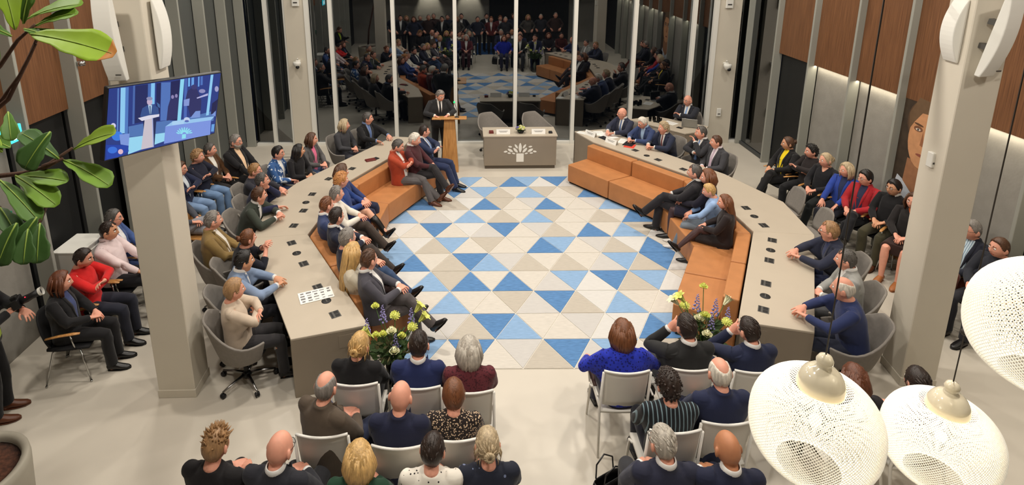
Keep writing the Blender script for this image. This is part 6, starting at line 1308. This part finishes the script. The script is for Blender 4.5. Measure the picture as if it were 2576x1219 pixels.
for i in range(12):
    o = tag(copy_tree(OL[(i*3+1) % 8]), LAB % (ORD[i], 'rear')); o.location = (-3.3+i*.62+(.5 if i > 5 else 0), 1.15+.2*(i % 2), 0); o.rotation_euler[2] = math.radians(ro.uniform(-14, 14))
CH = {'swivel': swivel_chair, 'wood': wood_arm_chair, 'white': white_stack_chair, 'whitearm': white_stack_chair}

def short(l):
    w_ = l.split(); return ' '.join(w_[:9])
for pid, label, ang, k_ in PEOPLE:
    k_ = dict(k_); ch = k_.pop('chair', None); gc = k_.pop('gc', None)
    if 'topk' in k_: t_ = k_.pop('topk'); k_['topm'] = cloth(t_[0], t_[1], t_[2], t_[3])
    if 'shirtk' in k_: t_ = k_.pop('shirtk'); k_['shirtm'] = cloth(t_[0], t_[1], t_[2], t_[3])
    x, y = ROOT[pid]; a = math.radians(ang); person(label, (x, y), ang, **k_)
    if ch:
        kw = {'arms': True} if ch == 'whitearm' else {}
        ca = PI/2 if ch[:5] == 'white' else a; fo = .05 if ch[:5] == 'white' else .03; CH[ch](CHW[ch] % SHORT[pid], (x+math.cos(ca)*fo, y+math.sin(ca)*fo, 0), ca-PI/2, gc, **kw)
GS = 'grey swivel armchairs at the council desks'
swivel_chair('empty grey swivel armchair behind the emblem desk, the one closer to the lectern', (.62, 12.98, 0), math.radians(-150), GS)
swivel_chair('empty grey swivel armchair behind the emblem desk, farther from the lectern', (1.66, 13.02, 0), math.radians(-150), GS)
wood_arm_chair('empty grey shell chair at the right desk, the one farther from the lamps', (5.30, 8.98, 0), math.radians(92), 'empty grey shell chairs at the right desk', up='grey', armr=False)
wood_arm_chair('empty grey shell chair at the right desk, the one closer to the lamps', (5.28, 8.2, 0), math.radians(88), 'empty grey shell chairs at the right desk', up='grey', armr=False)
wood_arm_chair('empty plywood chair beside the person in scarf and jeans', (-4.25, 8.35, 0), math.radians(-100), None, up='wood', armr=False)
person('speaker standing at the lectern in a black suit and dark tie', (-.62, 12.42), 286, sit=False, s=1.01, hair='side', hc='grey', wear='suit', top=(40, 40, 42), tie=(30, 30, 34), bottom=(34, 34, 36), hp=22, hy=14, lean=6, abs=1, arms=(((.17, .33, 1.20), (1, -.5, -.3)), ((.13, .34, 1.20), (1, -.5, -.3))))
person('photographer in black over a lime shirt at the left picture edge, holding a camera', (-4.98, 5.14), 22, sit=False, s=1.02, hair='short', hc='brown', wear='blazer', open=1, top=(24, 24, 26), shirt=(190, 220, 40), bottom=(20, 20, 22), lean=4, hp=20, shoes='n', abs=1, arms=(((.06, .27, 1.20), (1, -.5, -.6)), ((.03, .36, 1.16), (1, -.4, -.6))))
cm = empty('photo_camera', (-4.66, 5.27, 1.29), math.radians(22-90), 'black photo camera with long lens held by the photographer', 'camera'); cm.rotation_euler[0] = math.radians(18)
bevelled(MB().box((0, 0, 0), (.14, .075, .10)).box((0, .0, .06), (.06, .06, .04)).build('camera_body', BLK, cm), .008, 2)
MB().tube([(0, .03, -.005), (0, .09, -.005), (0, .14, .0), (0, .22, .005)], [.038, .04, .034, .040], 16).build('lens', BLK, cm); MB().tube([(0, .215, .005), (0, .245, .006)], [.043, .044], 16, cap=False).build('lens_hood_ring', WHITEP, cm)
MB().ball((.035, .10, .03), .006, 6, 5).build('red_light', mat('red_led', (230, 40, 60), .3, emit=2), cm)
bg = empty('black_handbag', (1.22, 4.12, 0), .5, 'open black handbag on the floor beside the striped blouse', 'bag')
mb = MB(); vs = []
for z_, w_, d_ in ((.0, .17, .06), (.10, .18, .075), (.22, .165, .065), (.30, .15, .045)):
    for q in range(20): a = 2*PI*q/20; vs.append((w_*abs(math.cos(a))**.6*(1 if math.cos(a) > 0 else -1), d_*abs(math.sin(a))**.6*(1 if math.sin(a) > 0 else -1), z_))
mb.add(vs, [(i*20+j, i*20+(j+1) % 20, (i+1)*20+(j+1) % 20, (i+1)*20+j) for i in range(3) for j in range(20)]+[tuple(range(20))[::-1]], True)
ob = mb.build('bag_body', LEATHB, bg); ob.modifiers.new('thickness', 'SOLIDIFY').thickness = .008
for sy in (-1, 1): MB().tube([(-.10, sy*.05, .29), (-.09, sy*.06, .42), (0, sy*.07, .48), (.09, sy*.06, .42), (.10, sy*.05, .29)], .007, 6).build('handle', LEATHB, bg)
MB().box((.02, -.07, .20), (.05, .01, .06), bev=.003).build('buckle', SOCK, bg)
